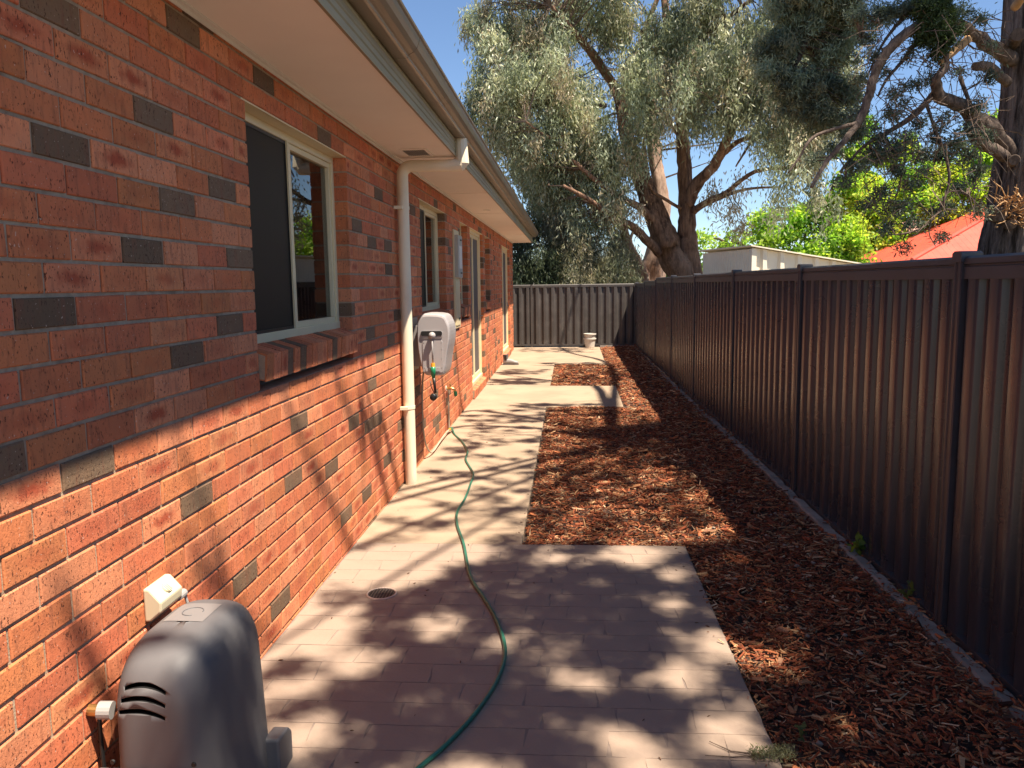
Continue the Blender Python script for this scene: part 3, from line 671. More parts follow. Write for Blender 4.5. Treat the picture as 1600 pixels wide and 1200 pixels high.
for lst, Y, dy in [
    ([(1076, 318, .16), (1092, 285, .16), (1113, 262, .14), (1131, 228, .12), (1152, 180, .09), (1195, 105, .07), (1260, 40, .04)], 22, -2),
    ([(1083, 330, .10), (1110, 312, .08), (1135, 300, .06), (1180, 268, .05), (1240, 262, .03)], 22, -2.5),
    ([(1085, 328, .06), (1125, 310, .05), (1165, 296, .035), (1220, 292, .02)], 22, -1),
    ([(1064, 326, .05), (1040, 312, .045), (1022, 300, .04), (1012, 285, .03)], 22, -.6),
    ([(1130, 240, .08), (1160, 218, .06), (1210, 213, .05), (1290, 212, .03)], 22, -2),
    ([(1150, 185, .07), (1180, 170, .06), (1215, 140, .04), (1280, 120, .03)], 21.2, -2),
    ([(1021, 345, .13), (1000, 325, .10), (975, 312, .09), (940, 290, .07), (895, 250, .04)], 22, -1.5),
    ([(1030, 395, .15), (1008, 372, .13), (985, 352, .11), (962, 345, .09), (930, 318, .06), (880, 290, .04)], 22, -2),
    ([(1066, 215, .10), (1045, 190, .08), (1010, 160, .07), (970, 120, .05)], 22.4, -1),
    ([(968, 150, .10), (1000, 95, .09), (1010, 40, .07), (1040, -30, .05)], 22.8, 0),
    ([(955, 125, .10), (925, 80, .09), (893, 45, .07), (860, 10, .05)], 22.6, -2),
    ([(945, 165, .08), (900, 168, .06), (860, 160, .04), (810, 175, .03)], 22.6, -2),
    ([(935, 185, .05), (900, 205, .045), (860, 215, .035), (822, 190, .02)], 21.6, -2),
    ([(1060, 120, .09), (1100, 60, .07), (1160, 10, .05), (1230, -40, .04)], 22.2, -2),
    ([(1165, 150, .05), (1190, 190, .04), (1165, 235, .03), (1150, 260, .02)], 21, -1),
]: glimb(lst, Y, dy, 'branch', M_EUCB, 8, .08)
bl = []
def pb(px, py, rp, Y, wgt=1, ti=None, fy=.9, fz=.95):
    s = Y/1222.; return (tuple(at(px, py, Y)), (rp*s, rp*s*fy+.3, rp*s*fz), wgt*(rp/65)**2, ti)
for e in [(748, 20, 38, 21), (770, 72, 40, 20.5), (800, 40, 50, 21.5), (845, 60, 60, 21), (757, 128, 36, 20.5), (800, 130, 60, 20.3), (868, 125, 62, 20.5), (745, 170, 28, 21), (788, 200, 55, 20.6), (850, 205, 62, 20.8), (915, 190, 60, 21), (835, 275, 50, 21.5), (890, 275, 55, 21.4), (940, 250, 55, 21.3), (905, 335, 50, 21.4), (955, 318, 48, 21), (850, 335, 50, 22), (985, 245, 38, 20.9), (900, 10, 55, 22), (960, 40, 55, 22), (1000, 120, 50, 20.6), (1010, 185, 42, 20.6), (1040, 60, 60, 21.4), (1070, 130, 55, 20.5), (1100, 30, 62, 21.5), (1120, 100, 60, 20.6), (1150, 160, 46, 20.4), (1170, 60, 60, 21), (1192, 120, 52, 20), (1210, 190, 44, 19.8), (1235, 60, 60, 20.5), (1245, 140, 52, 19.6), (1255, 215, 46, 19.4), (1290, 180, 44, 19.4), (1300, 110, 46, 19.6), (1290, 40, 50, 20), (1080, 170, 34, 20.8), (1112, 188, 22, 20.4)]:
    bl.append(pb(*e))
for e in [(1225, 270, 38, 19.2), (1265, 290, 36, 19.2), (1225, 318, 32, 19.2), (1285, 250, 30, 19.2), (1190, 240, 24, 19.5), (1300, 320, 22, 19.2)]: bl.append(pb(*e, .33, None))
for e in [(1140, 325, 18, 20.5), (1165, 285, 20, 20.5), (1120, 290, 16, 21), (1150, 345, 12, 20.5)]: bl.append(pb(*e, .25, 4))
for e in [(820, -60, 80, 21), (960, -60, 80, 21), (1100, -60, 80, 21), (1240, -60, 80, 21)]: bl.append(pb(*e, .6))
GPAL = [(.32, .35, .225), (.22, .26, .17), (.43, .44, .31), (.34, .385, .28), (.37, .32, .23), (.16, .195, .13)]
V, Fq, C, tips = clumpy(bl, 52, 120, .15, .032, .75, GPAL, (.27, .27, .46), .35, .30)
tag(rel(obj('crown', npmesh('crown', V, Fq, 4, M_LEAF, C)), gum), kind='stuff')
tw = MB(); twigs(tw, tips, gl, .02, .40, .08); tag(tw.build('twigs', M_BRANCH, gum), kind='stuff')
print('gum leaves', len(Fq))

gum2 = thing('gum_tree', 'second gum tree with pale peeling trunk just behind the forked brown one', 'tree', (2.2, 24, -.16))
gl = []; gumcur = gum2
P, Rr = limb([(Vector((2.2, 24, -.3)), .6)]+ptl([(1018, 440, .40), (1026, 400, .34), (1034, 350, .24), (1032, 300, .20), (1024, 255, .19), (1018, 205, .17), (1018, 150, .12), (1000, 80, .08)], 24)); gl.append(P); rough_trunk(P, Rr, 16, .1, 4).build('trunk', M_EUCP, gum2, smooth=True)
P, Rr = limb([(Vector((2.05, 23.6, -.3)), .36)]+ptl([(1004, 440, .22), (994, 410, .17), (980, 380, .13), (972, 352, .11), (955, 330, .09), (920, 305, .07), (870, 290, .05)], 23.6, -1)); gl.append(P); rough_trunk(P, Rr, 12, .1, 5).build('trunk', M_EUCP, gum2, smooth=True)
for lst, Y, dy in [([(1030, 330, .10), (1012, 305, .09), (1010, 265, .08), (1005, 220, .05)], 24, 0), ([(995, 398, .06), (985, 375, .05), (992, 355, .04), (984, 350, .03)], 23.5, -.2), ([(925, 308, .08), (890, 283, .08), (868, 262, .07), (850, 250, .05)], 22.6, -1), ([(905, 300, .07), (875, 292, .06), (840, 286, .05)], 22.4, -.5)]: glimb(lst, Y, dy, 'branch', M_EUCP, 8, .06)
bl = [pb(*e) for e in [(860, 300, 60, 24.5), (920, 240, 70, 25), (990, 150, 60, 25.5), (1060, 60, 70, 26), (820, 250, 55, 24.5), (960, 300, 40, 25), (1160, 130, 70, 25), (1240, 200, 60, 24), (900, 140, 70, 25), (820, 150, 60, 25)]]
V, Fq, C, tips = clumpy(bl, 36, 90, .18, .04, .7, GPAL[:4]+[(.10, .12, .07)], (.4, .4, .55), .3, .28)
tag(rel(obj('crown', npmesh('crown', V, Fq, 4, M_LEAF, C)), gum2), kind='stuff')
tw = MB(); twigs(tw, tips, gl, .02, .2, .08); tag(tw.build('twigs', M_BRANCH, gum2), kind='stuff')

# dense drooping shrubs right behind the rear fence
SPAL = [(.10, .125, .07), (.12, .135, .08), (.055, .075, .045), (.16, .16, .10)]
for nm, lab, spec, pal, stem in [
    ('drooping_shrub', 'dark green dense drooping shrub behind the rear fence next to the house corner', [(815, 415, 42, 21.4), (815, 355, 42, 21.8), (862, 395, 42, 21.4), (800, 460, 40, 21.2), (850, 460, 45, 21.2)], SPAL[:1]+SPAL[2:3], -1.4),
    ('drooping_shrub', 'greyish drooping shrub with pale hanging twigs behind the middle of the rear fence', [(915, 390, 40, 21.0), (950, 410, 34, 20.8), (905, 440, 42, 20.6), (955, 440, 36, 20.6), (985, 425, 22, 20.9), (880, 360, 40, 21.5), (980, 400, 22, 21.3), (960, 372, 24, 21.4)], [(.19, .19, .12), (.14, .155, .095), (.27, .245, .16)], .6)]:
    sh_ = thing(nm, lab, 'shrub', (stem, 21.4, -.16)); bl = [pb(*e) for e in spec]
    V, Fq, C, tips = clumpy(bl, 110, 150, .13, .020, .9, pal, (.24, .24, .42), .2, .35)
    tag(rel(obj('foliage', npmesh('foliage', V, Fq, 4, M_LEAF, C)), sh_), kind='stuff')
    st = [[Vector((stem+random.uniform(-.8, .8), 21.5+random.uniform(-.3, .3), z*.35-.2)) for z in range(1, 9)] for _ in range(5)]
    st = [[Vector((stem, 21.4, -.2))]+s for s in st]
    smb = MB()
    for s in st: smb.tube(s, [.07-.006*i for i in range(len(s))], 7)
    smb.build('stem', M_EUCP, sh_)
    tw = MB(); twigs(tw, tips, st, .014, .5, .05); tag(tw.build('twigs', M_EUCP if stem > 0 else M_BRANCH, sh_), kind='stuff')

# bright green leafy trees further back on the right
BPAL = [(.20, .36, .05), (.30, .46, .06), (.14, .28, .04), (.38, .50, .08), (.42, .44, .07)]
def gtree(lab, tx, Y, blobs, pal, trunkpx, n=60, nl=42, L=.17, W_=.10):
    t = thing('leafy_tree', lab, 'tree', (tx, Y, -.16)); bl = [pb(*e) for e in blobs]
    V, Fq, C, tips = clumpy(bl, n, nl, L, W_, .12, pal, (.42, .42, .26), .3, .3)
    tag(rel(obj('crown', npmesh('crown', V, Fq, 4, M_LEAFG, C)), t), kind='stuff')
    P, Rr = limb([(Vector((tx, Y, -.3)), .26)]+ptl(trunkpx, Y)); L2 = [P]; rough_trunk(P, Rr, 10, .08, int(tx*10)).build('trunk', M_EUCB, t, smooth=True)
    for e in blobs:
        a = P[random.randrange(len(P)//3, len(P))]; b2 = at(e[0], e[1], e[3]); q = [a, a.lerp(b2, .5)+Vector((0, 0, .25)), b2]; L2.append(smooth_path(q, 4)); MB().tube(L2[-1], [.09*(1-i/12.) for i in range(9)], 6).build('branch', M_BRANCH, t)
    tw = MB(); twigs(tw, tips, L2, .02, .3, .05); tag(tw.build('twigs', M_BRANCH, t), kind='stuff')
gtree('pale green leafy tree behind the left end of the cream shed', 7.0, 38, [(1105, 375, 26, 38), (1130, 395, 34, 38), (1095, 415, 30, 38), (1155, 375, 26, 38), (1175, 400, 30, 38), (1135, 430, 30, 38), (1190, 420, 30, 38)], [(.30, .44, .10), (.36, .50, .12), (.22, .36, .07)], [(1140, 440, .2), (1138, 400, .14), (1145, 375, .06)], 40, 45, .2, .12)
gtree('bright green leafy tree between the cream shed roof and the hanging cypress branches', 11.5, 32, [(1190, 350, 30, 33), (1215, 375, 36, 32), (1245, 345, 36, 32), (1270, 385, 40, 31.5), (1290, 330, 40, 32), (1320, 370, 42, 31), (1325, 300, 38, 32), (1300, 410, 34, 31), (1230, 415, 34, 31.5), (1340, 410, 34, 31), (1335, 240, 30, 32), (1350, 200, 22, 32)], BPAL[:4], [(1300, 440, .22), (1302, 400, .17), (1296, 360, .12), (1290, 320, .06)], 80, 62)
gtree('yellow green sunlit tree behind the red roof, left of the thick cypress trunk', 17.5, 36, [(1380, 330, 42, 36), (1420, 290, 42, 36), (1400, 380, 40, 35), (1460, 320, 44, 35), (1470, 270, 38, 36), (1510, 290, 42, 35), (1540, 250, 40, 36), (1450, 370, 34, 35), (1500, 345, 36, 35), (1560, 300, 50, 35), (1385, 250, 26, 37), (1420, 235, 24, 37), (1600, 250, 50, 36), (1545, 200, 30, 36), (1350, 290, 40, 36), (1365, 380, 40, 36), (1340, 340, 36, 36), (1420, 420, 40, 36), (1370, 420, 40, 36), (1480, 410, 40, 36)], BPAL[1:], [(1450, 440, .25), (1455, 400, .18), (1450, 350, .12), (1455, 300, .06)], 85, 60, .19, .11)
gtree('round green garden tree standing far right behind the cypress trunk', 26, 38, [(1660, 330, 60, 38), (1720, 300, 60, 38), (1700, 380, 60, 38), (1640, 390, 50, 38), (1780, 350, 70, 38)], BPAL[:3], [(1700, 440, .25), (1700, 380, .15), (1700, 330, .08)], 30, 40, .25, .14)

# ------------------------------------------------------------------ old cypress behind the fence, its crown reaching over the yard
cyp = thing('cypress_tree', 'old cypress with thick dark furrowed trunk at the right edge behind the fence', 'tree', (3.66, 6.6, -.16))
TP = [(Vector((3.70, 6.6, -.3)), .50), (Vector((3.70, 6.6, .8)), .41), (Vector((3.70, 6.6, 1.6)), .385), (Vector((3.76, 6.6, 2.05)), .40), (Vector((3.78, 6.6, 2.4)), .385), (Vector((3.80, 6.6, 3.0)), .375), (Vector((3.78, 6.6, 3.7)), .37), (Vector((3.82, 6.6, 4.6)), .33), (Vector((3.80, 6.5, 6)), .27), (Vector((3.9, 6.3, 7.5)), .2), (Vector((3.8, 6.0, 9)), .13), (Vector((3.8, 5.8, 10.5)), .07)]
P = smooth_path([p for p, _ in TP], 14); Rr = [max(.05, float(np.interp(p.z, [p.z for p, _ in TP], [q for _, q in TP]))) for p in P]; CL = [P]
rough_trunk(P, Rr, 96, .055, 9, True).build('trunk', M_CYPB, cyp, smooth=True)
def climb(pts, m=M_CYPL, n=9, amp=.07, raw=False):
    P, Rr = limb(pts, 5, .04); CL.append(P); rough_trunk(P, Rr, n, amp, len(CL)).build('branch', m, cyp, smooth=True)
for lst in [
    [(1578, 240, .095, 6.5), (1548, 203, .085, 6.3), (1526, 190, .075, 6.2), (1508, 168, .062, 6.1), (1484, 158, .056, 6.05), (1466, 150, .052, 6.0), (1464, 122, .036, 5.9), (1476, 108, .032, 5.9), (1478, 84, .022, 5.9)],
    [(1570, 245, .06, 6.4), (1540, 228, .05, 6.2), (1520, 212, .045, 6.1), (1513, 190, .04, 6.1)],
    [(1580, 95, .075, 6.5), (1540, 68, .06, 6.3), (1500, 40, .05, 6.1), (1455, 32, .042, 6.0), (1425, 45, .045, 5.9), (1392, 75, .042, 5.9), (1370, 108, .04, 5.9), (1358, 150, .038, 5.9), (1342, 190, .032, 5.9), (1315, 225, .024, 5.8), (1290, 255, .020, 5.8), (1268, 292, .016, 5.7)],
    [(1340, 192, .018, 5.9), (1310, 200, .016, 5.8), (1270, 215, .014, 5.7), (1250, 245, .010, 5.7), (1232, 270, .008, 5.7)],
    [(1465, 140, .03, 6), (1430, 178, .026, 6), (1390, 205, .02, 6), (1350, 228, .014, 6), (1320, 262, .010, 6)],
    [(1445, 155, .014, 6), (1462, 205, .013, 6), (1482, 262, .012, 5.9), (1478, 305, .011, 5.9), (1455, 345, .009, 5.9), (1425, 362, .008, 5.9), (1385, 368, .005, 5.9)],
    [(1478, 300, .009, 5.9), (1505, 300, .007, 5.9), (1530, 322, .005, 5.9)],
    [(1415, 210, .010, 6), (1414, 250, .008, 6), (1405, 290, .007, 6), (1398, 315, .004, 6)],
    [(1455, 345, .007, 5.9), (1452, 365, .005, 5.9), (1462, 385, .003, 5.9)],
    [(1575, 130, .045, 6.4), (1545, 105, .045, 6.3), (1524, 104, .040, 6.2)],
    [(1500, 45, .05, 6.1), (1440, 60, .02, 6), (1410, 95, .016, 6), (1385, 125, .012, 6), (1372, 150, .008, 6)],
    [(1440, 0, .02, 6), (1405, 35, .016, 6), (1378, 70, .012, 6), (1355, 120, .007, 6)],
    [(1378, 30, .010, 6), (1365, 50, .008, 6), (1340, 62, .004, 6)],
    [(1520, -20, .12, 6.3), (1440, -60, .09, 6.6), (1340, -50, .07, 7), (1290, 0, .05, 7.3), (1262, 60, .035, 7.4), (1240, 110, .02, 7.4)],
    [(1500, 120, .02, 6.2), (1515, 160, .016, 6.1), (1530, 200, .012, 6.1), (1545, 180, .006, 6.1)],
]: climb([(at(a, b_, d), r*.8) for a, b_, r, d in lst], M_CYPL, 9)
# pale freshly split limb and sawn stubs
P, Rr = limb([(at(1512, 62, 6.1), .032), (at(1490, 80, 6.0), .030), (at(1470, 98, 5.9), .022)], 4, .02); CL.append(P); MB().tube(P, Rr, 8).build('split_branch', M_CUT, cyp, smooth=True)
P, Rr = limb([(at(1585, 12, 6.0), .03), (at(1600, -6, 5.9), .03), (at(1625, -20, 5.8), .03)], 3, .02); MB().tube(P, Rr, 8).build('split_branch', M_CUT, cyp, smooth=True)
for a, b_, r in ((1562, 335, .055), (1580, 350, .04), (1590, 55, .05), (1585, 250, .04)):
    c0 = at(a, b_, 6.25); m = MB().tube([c0+Vector((.12, .3, .02)), c0+Vector((0, .0, 0)), c0+Vector((-.02, -.04, -.005))], [r*1.1, r, r*.9], 12); m.build('cut_stub', M_CYPL, cyp, smooth=False)
ss = MB()                                          # bristle of dead twigs on the trunk
for i in range(70):
    a = at(random.uniform(1562, 1610), random.uniform(298, 352), 6.22); b_ = a+Vector((random.gauss(-.04, .07), -abs(random.gauss(.08, .05)), random.gauss(.02, .06))); ss.tube([a+Vector((0, .1, 0)), a.lerp(b_, .6)+Vector((0, 0, random.gauss(0, .01))), b_], [.005, .004, .002], 4, False)
tag(ss.build('dead_twigs', M_CUT, cyp), kind='stuff')
def cb(px, py, rp, Y=6.0, wgt=1, ti=None): s = Y/1222.; return (tuple(at(px, py, Y)), (rp*s, rp*s*.9+.03, rp*s*.8), wgt*(rp/25)**2, ti)
bl = [cb(*e) for e in [(1440, 240, 18), (1470, 246, 20), (1428, 290, 14), (1402, 326, 20), (1425, 350, 16), (1385, 355, 16), (1492, 228, 20), (1516, 246, 18), (1458, 330, 14), (1500, 290, 14), (1530, 330, 14), (1535, 262, 14), (1362, 240, 26), (1340, 205, 22), (1335, 262, 20), (1375, 212, 22), (1390, 180, 16), (1400, 235, 22), (1352, 170, 14), (1345, 25, 22), (1375, 18, 22), (1360, 55, 18), (1400, 20, 26), (1430, 10, 30), (1420, 85, 14), (1450, 120, 14), (1500, 20, 20), (1490, 110, 12), (1530, 165, 16), (1545, 120, 14), (1300, 235, 16), (1270, 250, 14), (1320, 285, 14), (1475, 370, 10), (1440, 190, 14), (1412, 160, 12), (1470, 200, 12), (1385, 110, 12), (1345, 130, 14), (1405, 265, 18), (1375, 300, 16), (1418, 215, 16), (1445, 270, 12), (1460, 220, 14), (1510, 200, 12), (1395, 150, 14), (1425, 130, 14), (1480, 180, 12), (1440, 60, 16), (1365, 85, 14), (1520, 275, 14), (1480, 320, 12), (1415, 380, 12), (1350, 320, 12), (1535, 215, 14), (1530, 30, 16), (1545, 75, 12)]]
NP = [(.11, .15, .12), (.14, .18, .14), (.08, .11, .09), (.16, .18, .12)]
V1, F1, C1, t1 = clumpy(bl, 11, 95, .036, .008, .1, NP, (.06, .06, .045), .2, .3)
bl = [cb(*e) for e in [(1462, 10, 34, 5.9), (1445, 45, 22, 5.9), (1480, 55, 20, 5.9), (1462, 80, 12, 5.9)]]
V2, F2, C2, t2 = clumpy(bl, 26, 110, .038, .009, .3, [(.035, .062, .022), (.05, .08, .028)], (.06, .06, .07), .2, .3)
bl = [cb(*e) for e in [(1215, 70, 44, 7.4), (1262, 40, 50, 7.5), (1300, 75, 48, 7.5), (1275, 130, 46, 7.4), (1225, 125, 30, 7.3), (1312, 20, 50, 7.5), (1322, 140, 30, 7.4), (1280, 180, 34, 7.3), (1245, 0, 50, 7.4), (1200, 110, 20, 7.3), (1330, 190, 22, 7.3), (1300, 0, 50, 7.3), (1240, 160, 18, 7.3)]]
V3, F3, C3, t3 = clumpy(bl, 17, 135, .055, .010, .45, [(.23, .28, .20), (.17, .215, .15), (.29, .30, .19), (.11, .14, .10)], (.075, .075, .075), .35, .35)
# crown above and over the yard: clumps set along the sun's rays over the shaded ground
over = []; slx, sly = SUN.x/SUN.z, SUN.y/SUN.z
def lift(x, y, z): return Vector((x+slx*z, y+sly*z, z))
gaps = [(-1.0, 4.2, .42), (-1.15, 3.35, .24), (-.9, 3.05, .14), (.55, 2.6, .17), (.30, 2.3, .12), (.45, 3.0, .16), (.62, 3.3, .14), (-.35, 2.25, .2), (-.95, 2.55, .12), (.35, 4.45, .22), (-.6, 3.45, .13), (-.3, 3.3, .10), (.05, 2.95, .10), (.2, 2.5, .14), (.5, 3.7, .10), (-.75, 4.45, .3), (.80, 3.2, .13), (.05, 2.15, .12), (-.1, 4.35, .12), (-1.05, 2.85, .1), (.55, 4.1, .1), (.85, 2.35, .12)]
tried = 0
near = []
while len(near) < 2150 and tried < 60000:
    tried += 1; x = random.uniform(-1.24, 1.3); y = random.uniform(1.0, 4.66)
    if any((x-a)**2+((y-b_)*.9)**2 < (r*.8+.03)**2 for a, b_, r in gaps): continue
    p = 1.0
    if x < -.95: p = .30 if y > 3.3 else .5
    if x > .05 and y < 2.9: p = .8
    if y < 2.4: p = min(p, .62)
    if x > .42 and y > 3.0: p = .8
    if y > 4.25 and x < .1: p = min(p, .45)
    if x > .72: p = .9
    if random.random() > p: continue
    z = random.uniform(7.2, 10.5); near.append((tuple(lift(x, y, z)), (.03, .03, .03), 1, None))
def shade(n, x0, x1, y0, y1, z0=8, z1=10.5, s=.10, w_=.25):
    for _ in range(n): over.append((tuple(lift(random.uniform(x0, x1), random.uniform(y0, y1), random.uniform(z0, z1))), (s*1.6, s*.7, s*.6), w_, None))
shade(14, -1.2, -.3, 4.7, 5.4); shade(34, -1.2, -.2, 5.4, 7.6, s=.07); shade(34, -1.2, -.2, 7.6, 9.4, s=.08); shade(12, -1.3, -.3, 8.9, 9.7)
shade(170, -.25, 1.1, 4.7, 9.6); shade(36, -.7, .5, 9.6, 10.2); shade(44, -1.3, -.35, 12.2, 13.0, 9, 11); shade(34, -1.3, -.4, 13.6, 14.4, 9, 11); shade(70, -.3, 1.2, 12.2, 15.2, 9, 11)
shade(46, -1.1, .6, 17.9, 19.2, 9.5, 11.5); shade(20, -.6, .7, 15.0, 15.6, 9.5, 11); shade(100, -1.2, 1.4, 20, 23.5, 9.5, 11.5, .14)
for _ in range(150):                               # ordinary crown over the neighbour's side
    z = random.uniform(5.5, 12.5); a = random.uniform(0, 6.28); rr = random.uniform(.5, 2.6)*(1-(z-5)/11); over.append(((5.4+rr*math.cos(a), 5.0+rr*math.sin(a), z), (.4, .4, .25), .8, None))
V4, F4, C4, t4 = clumpy(over, 12, 15, .075, .034, .1, NP, (.085, .065, .05), .2, .3)
V5, F5, C5, t5 = clumpy(near, 2, 11, .062, .034, .1, NP, (.085, .085, .06), .2, .3)
Vs = [V1, V2, V3, V4, V5]; Fs = [F1, F2, F3, F4, F5]; Cs = [C1, C2, C3, C4, C5]; b0 = 0; FF = []
for V, Fq in zip(Vs, Fs): FF.append(Fq+b0); b0 += len(V)
tag(rel(obj('crown', npmesh('crown', np.concatenate(Vs), np.concatenate(FF), 4, M_NEEDLE, np.concatenate(Cs))), cyp), kind='stuff')
print('cypress leaves', b0//4)
# limbs that carry the overhanging crown and throw the long branch shadows
def over_limb(gpts, z0, z1, r0, r1, start=None):
    q = [(start, r0*1.2)] if start else []
    for i, (x, y) in enumerate(gpts): t = i/max(1, len(gpts)-1); q.append((lift(x, y, z0+(z1-z0)*t), r0+(r1-r0)*t))
    climb(q, M_CYPL, 7, .05)
T7 = Vector((3.9, 6.35, 7.2)); T6 = Vector((3.85, 6.5, 6.2)); T8 = Vector((3.85, 6.1, 8.3)); T9 = Vector((3.8, 6.0, 9))
over_limb([(.5, 7.0), (.1, 5.8), (-.2, 4.6), (-.5, 3.4), (-.6, 2.3)], 8, 9.6, .022, .012, T7)
over_limb([(.9, 6.4), (.8, 5.0), (.6, 3.6), (.4, 2.4)], 7.6, 9.2, .022, .012, T6)
over_limb([(-1.45, 5.3), (-1.52, 5.0), (-1.72, 4.55)], 8.6, 9.6, .036, .022, T8)
over_limb([(-1.38, 5.75), (-1.48, 5.4), (-1.70, 5.15)], 8.8, 9.8, .034, .022, T8)
over_limb([(-1.36, 4.4), (-1.5, 4.1), (-1.72, 3.75)], 9, 9.8, .028, .018, T8)
over_limb([(-1.36, 3.1), (-1.5, 2.95), (-1.72, 2.75)], 9, 9.8, .02, .012, T8)
over_limb([(-1.36, 2.15), (-1.5, 2.1), (-1.6, 2.05)], 9, 9.8, .04, .03, None)
over_limb([(-1.0, 8.6), (-1.4, 8.3), (-1.7, 8.0)], 9, 9.8, .045, .02, T9)
over_limb([(-1.0, 9.6), (-1.4, 9.4), (-1.7, 9.2)], 9, 9.8, .045, .02, T9)
over_limb([(.4, 12.0), (-.4, 12.8), (-1.2, 13.6)], 9, 10, .06, .02, T9)
over_limb([(.8, 15), (0, 18), (-.4, 21)], 9.5, 10.5, .06, .02, T9)
for i in range(20):
    y = random.uniform(4.8, 9.5); x = random.uniform(-1.2, .9); L = random.uniform(.5, 1.3); s = random.uniform(-.22, .28)
    z = random.uniform(7.8, 9.6); a = lift(x-L/2, y+s, z); b_ = lift(x+L/2, y-s, z+random.uniform(-.5, .5)); m_ = a.lerp(b_, .5)+Vector((random.gauss(0, .05), random.gauss(0, .06), random.gauss(0, .05)))
    pth = smooth_path([b_, m_, a], 4); CL.append(pth); MB().tube(pth, [.017*(1-.07*j) for j in range(9)], 5).build('branch', M_BRANCH, cyp)
tw = MB(); twigs(tw, random.sample(t1, len(t1))+t2+t3, CL, .007, .6, .02, 4); twigs(tw, t4, CL, .010, .10, .02, 3)
for i in range(430):                               # bare hanging twiglets in the lit gap left of the trunk
    a = at(random.uniform(1350, 1555), random.uniform(20, 330), random.uniform(5.7, 6.2)); v = Vector((random.gauss(0, .12), random.gauss(0, .08), -random.uniform(-.06, .30)))
    tw.tube([a, a+v*.5+Vector((random.gauss(0, .03), 0, random.gauss(.02, .02))), a+v+Vector((random.gauss(0, .06), 0, 0))], [.004, .003, .0015], 3, False)
tag(tw.build('twigs', M_BRANCH, cyp), kind='stuff')

# ------------------------------------------------------------------ neighbours' buildings
shed = thing('garden_shed', 'cream ribbed steel shed with low sloping roof behind the right fence', 'shed', (5.3, 18.8, -.16))
def zt(x): return 2.225-(x-3.63)*.153
wl = rib_sheet(5.7, .19, .022, 2.38).v
m = rib_sheet(2.25, .10, .012, 2.36); m.v = [(3.63+x, 16.0+yy, z-.16) for x, yy, z in m.v]; m.build('side_wall', M_SHED, shed)
m = MB(); P = []; t = 0
while t < 3.4:
    for a, d in ((0, 0), (.18, -.0), (.22, .05), (.30, .05), (.34, 0)): P.append((3.63+min(3.4, t+a), 16.0+d*-1))
    t += .38
n = len(P); m.add([(x, yy, -.16) for x, yy in P]+[(x, yy, zt(x)) for x, yy in P], [(i, i+1, n+i+1, n+i) for i in range(n-1)]); m.build('front_wall', M_SHED, shed)
MB().add([(3.55, 15.88, zt(3.55)+.012), (7.1, 15.88, zt(7.1)+.012), (7.1, 18.3, zt(7.1)+.012), (3.55, 18.3, zt(3.55)+.012), (3.55, 15.88, zt(3.55)+.035), (7.1, 15.88, zt(7.1)+.035), (7.1, 18.3, zt(7.1)+.035), (3.55, 18.3, zt(3.55)+.035)], [(0,3,2,1),(4,5,6,7),(0,1,5,4),(1,2,6,5),(2,3,7,6),(3,0,4,7)]).build('roof', M_SHED, shed)
MB().box(3.60, 3.70, 15.935, 16.03, -.16, 2.20).build('corner_flashing', M_SHED, shed)
MB().box(6.9, 7.03, 16.02, 18.2, -.16, 1.65).build('end_wall', M_SHED, shed); MB().box(3.65, 6.9, 18.14, 18.2, -.16, 1.65).build('back_wall', M_SHED, shed)
_q = Matrix.Translation((3.63, 16, 0)) @ Matrix.Rotation(rad(15), 4, 'Z') @ Matrix.Translation((-3.63, -16, 0))
for c_ in shed.children: c_.data.transform(_q)
rh = thing('red_roofed_house', 'neighbouring house with bright red steel hip roof left of the cypress trunk', 'house', (18, 33, -.16))
c0 = at(1425, 407, 28); ax = at(1640, 300, 32)
A = Vector((c0.x, 28, c0.z)); Bp = Vector((c0.x+13, 28, c0.z)); D = Vector((c0.x, 38, c0.z)); E_ = Vector((c0.x+13, 38, c0.z)); R0 = Vector((ax.x, 33, ax.z+.2)); R1 = Vector((ax.x+2.0, 33, ax.z+.2))
MB().add([A, Bp, R1, R0, D, E_], [(0, 1, 2, 3), (4, 0, 3), (5, 4, 3, 2), (1, 5, 2)]).build('roof', M_REDROOF, rh)
hc = MB().tube([A+Vector((0, 0, .03)), R0+Vector((0, 0, .03))], .07, 8); hc.tube([R0, R1], .08, 8); hc.build('ridge_cap', M_REDROOF, rh)
rb = MB()
for i in range(1, 60):
    x = A.x+i*.22; t = (x-A.x)/(R0.x-A.x) if x < R0.x else (Bp.x-x)/(Bp.x-R1.x)
    if t > 1: t = 1
    if t <= 0: continue
    b_ = Vector((x, A.y, A.z)); e = Vector((x, A.y+(R0.y-A.y)*t, A.z+(R0.z-A.z)*t)); rb.tube([b_, e], .004, 4, False)
rb.build('roof_rib', M_REDROOF, rh)['kind'] = 'stuff'
MB().box(A.x+.5, Bp.x-.5, 28.5, 37.5, -.16, A.z).build('wall', M_PALEW, rh)
MB().box(A.x-.05, Bp.x+.05, 27.9, 28.05, A.z-.12, A.z+.0).build('gutter', M_WHITE, rh)
for xx in (2.5, 7.5):
    wn = MB().box(A.x+xx, A.x+xx+1.6, 28.44, 28.52, .9, 2.0).build('window', M_WHITE, rh)
    g_ = MB().box(A.x+xx+.08, A.x+xx+1.52, 28.43, 28.438, .98, 1.92).build('pane', M_BLACK); g_.parent = wn; g_.matrix_parent_inverse = Matrix.Identity(4)
fh = thing('distant_house', 'small pale house with faded pink tiled roof glimpsed between leaves left of the red roof', 'house', (20, 46, -.16))
q = at(1418, 372, 46); x0, z0 = q.x, q.z
MB().box(x0-2.2, x0+4, 45.6, 50, -.16, z0-.1).build('wall', M_PALEW, fh)
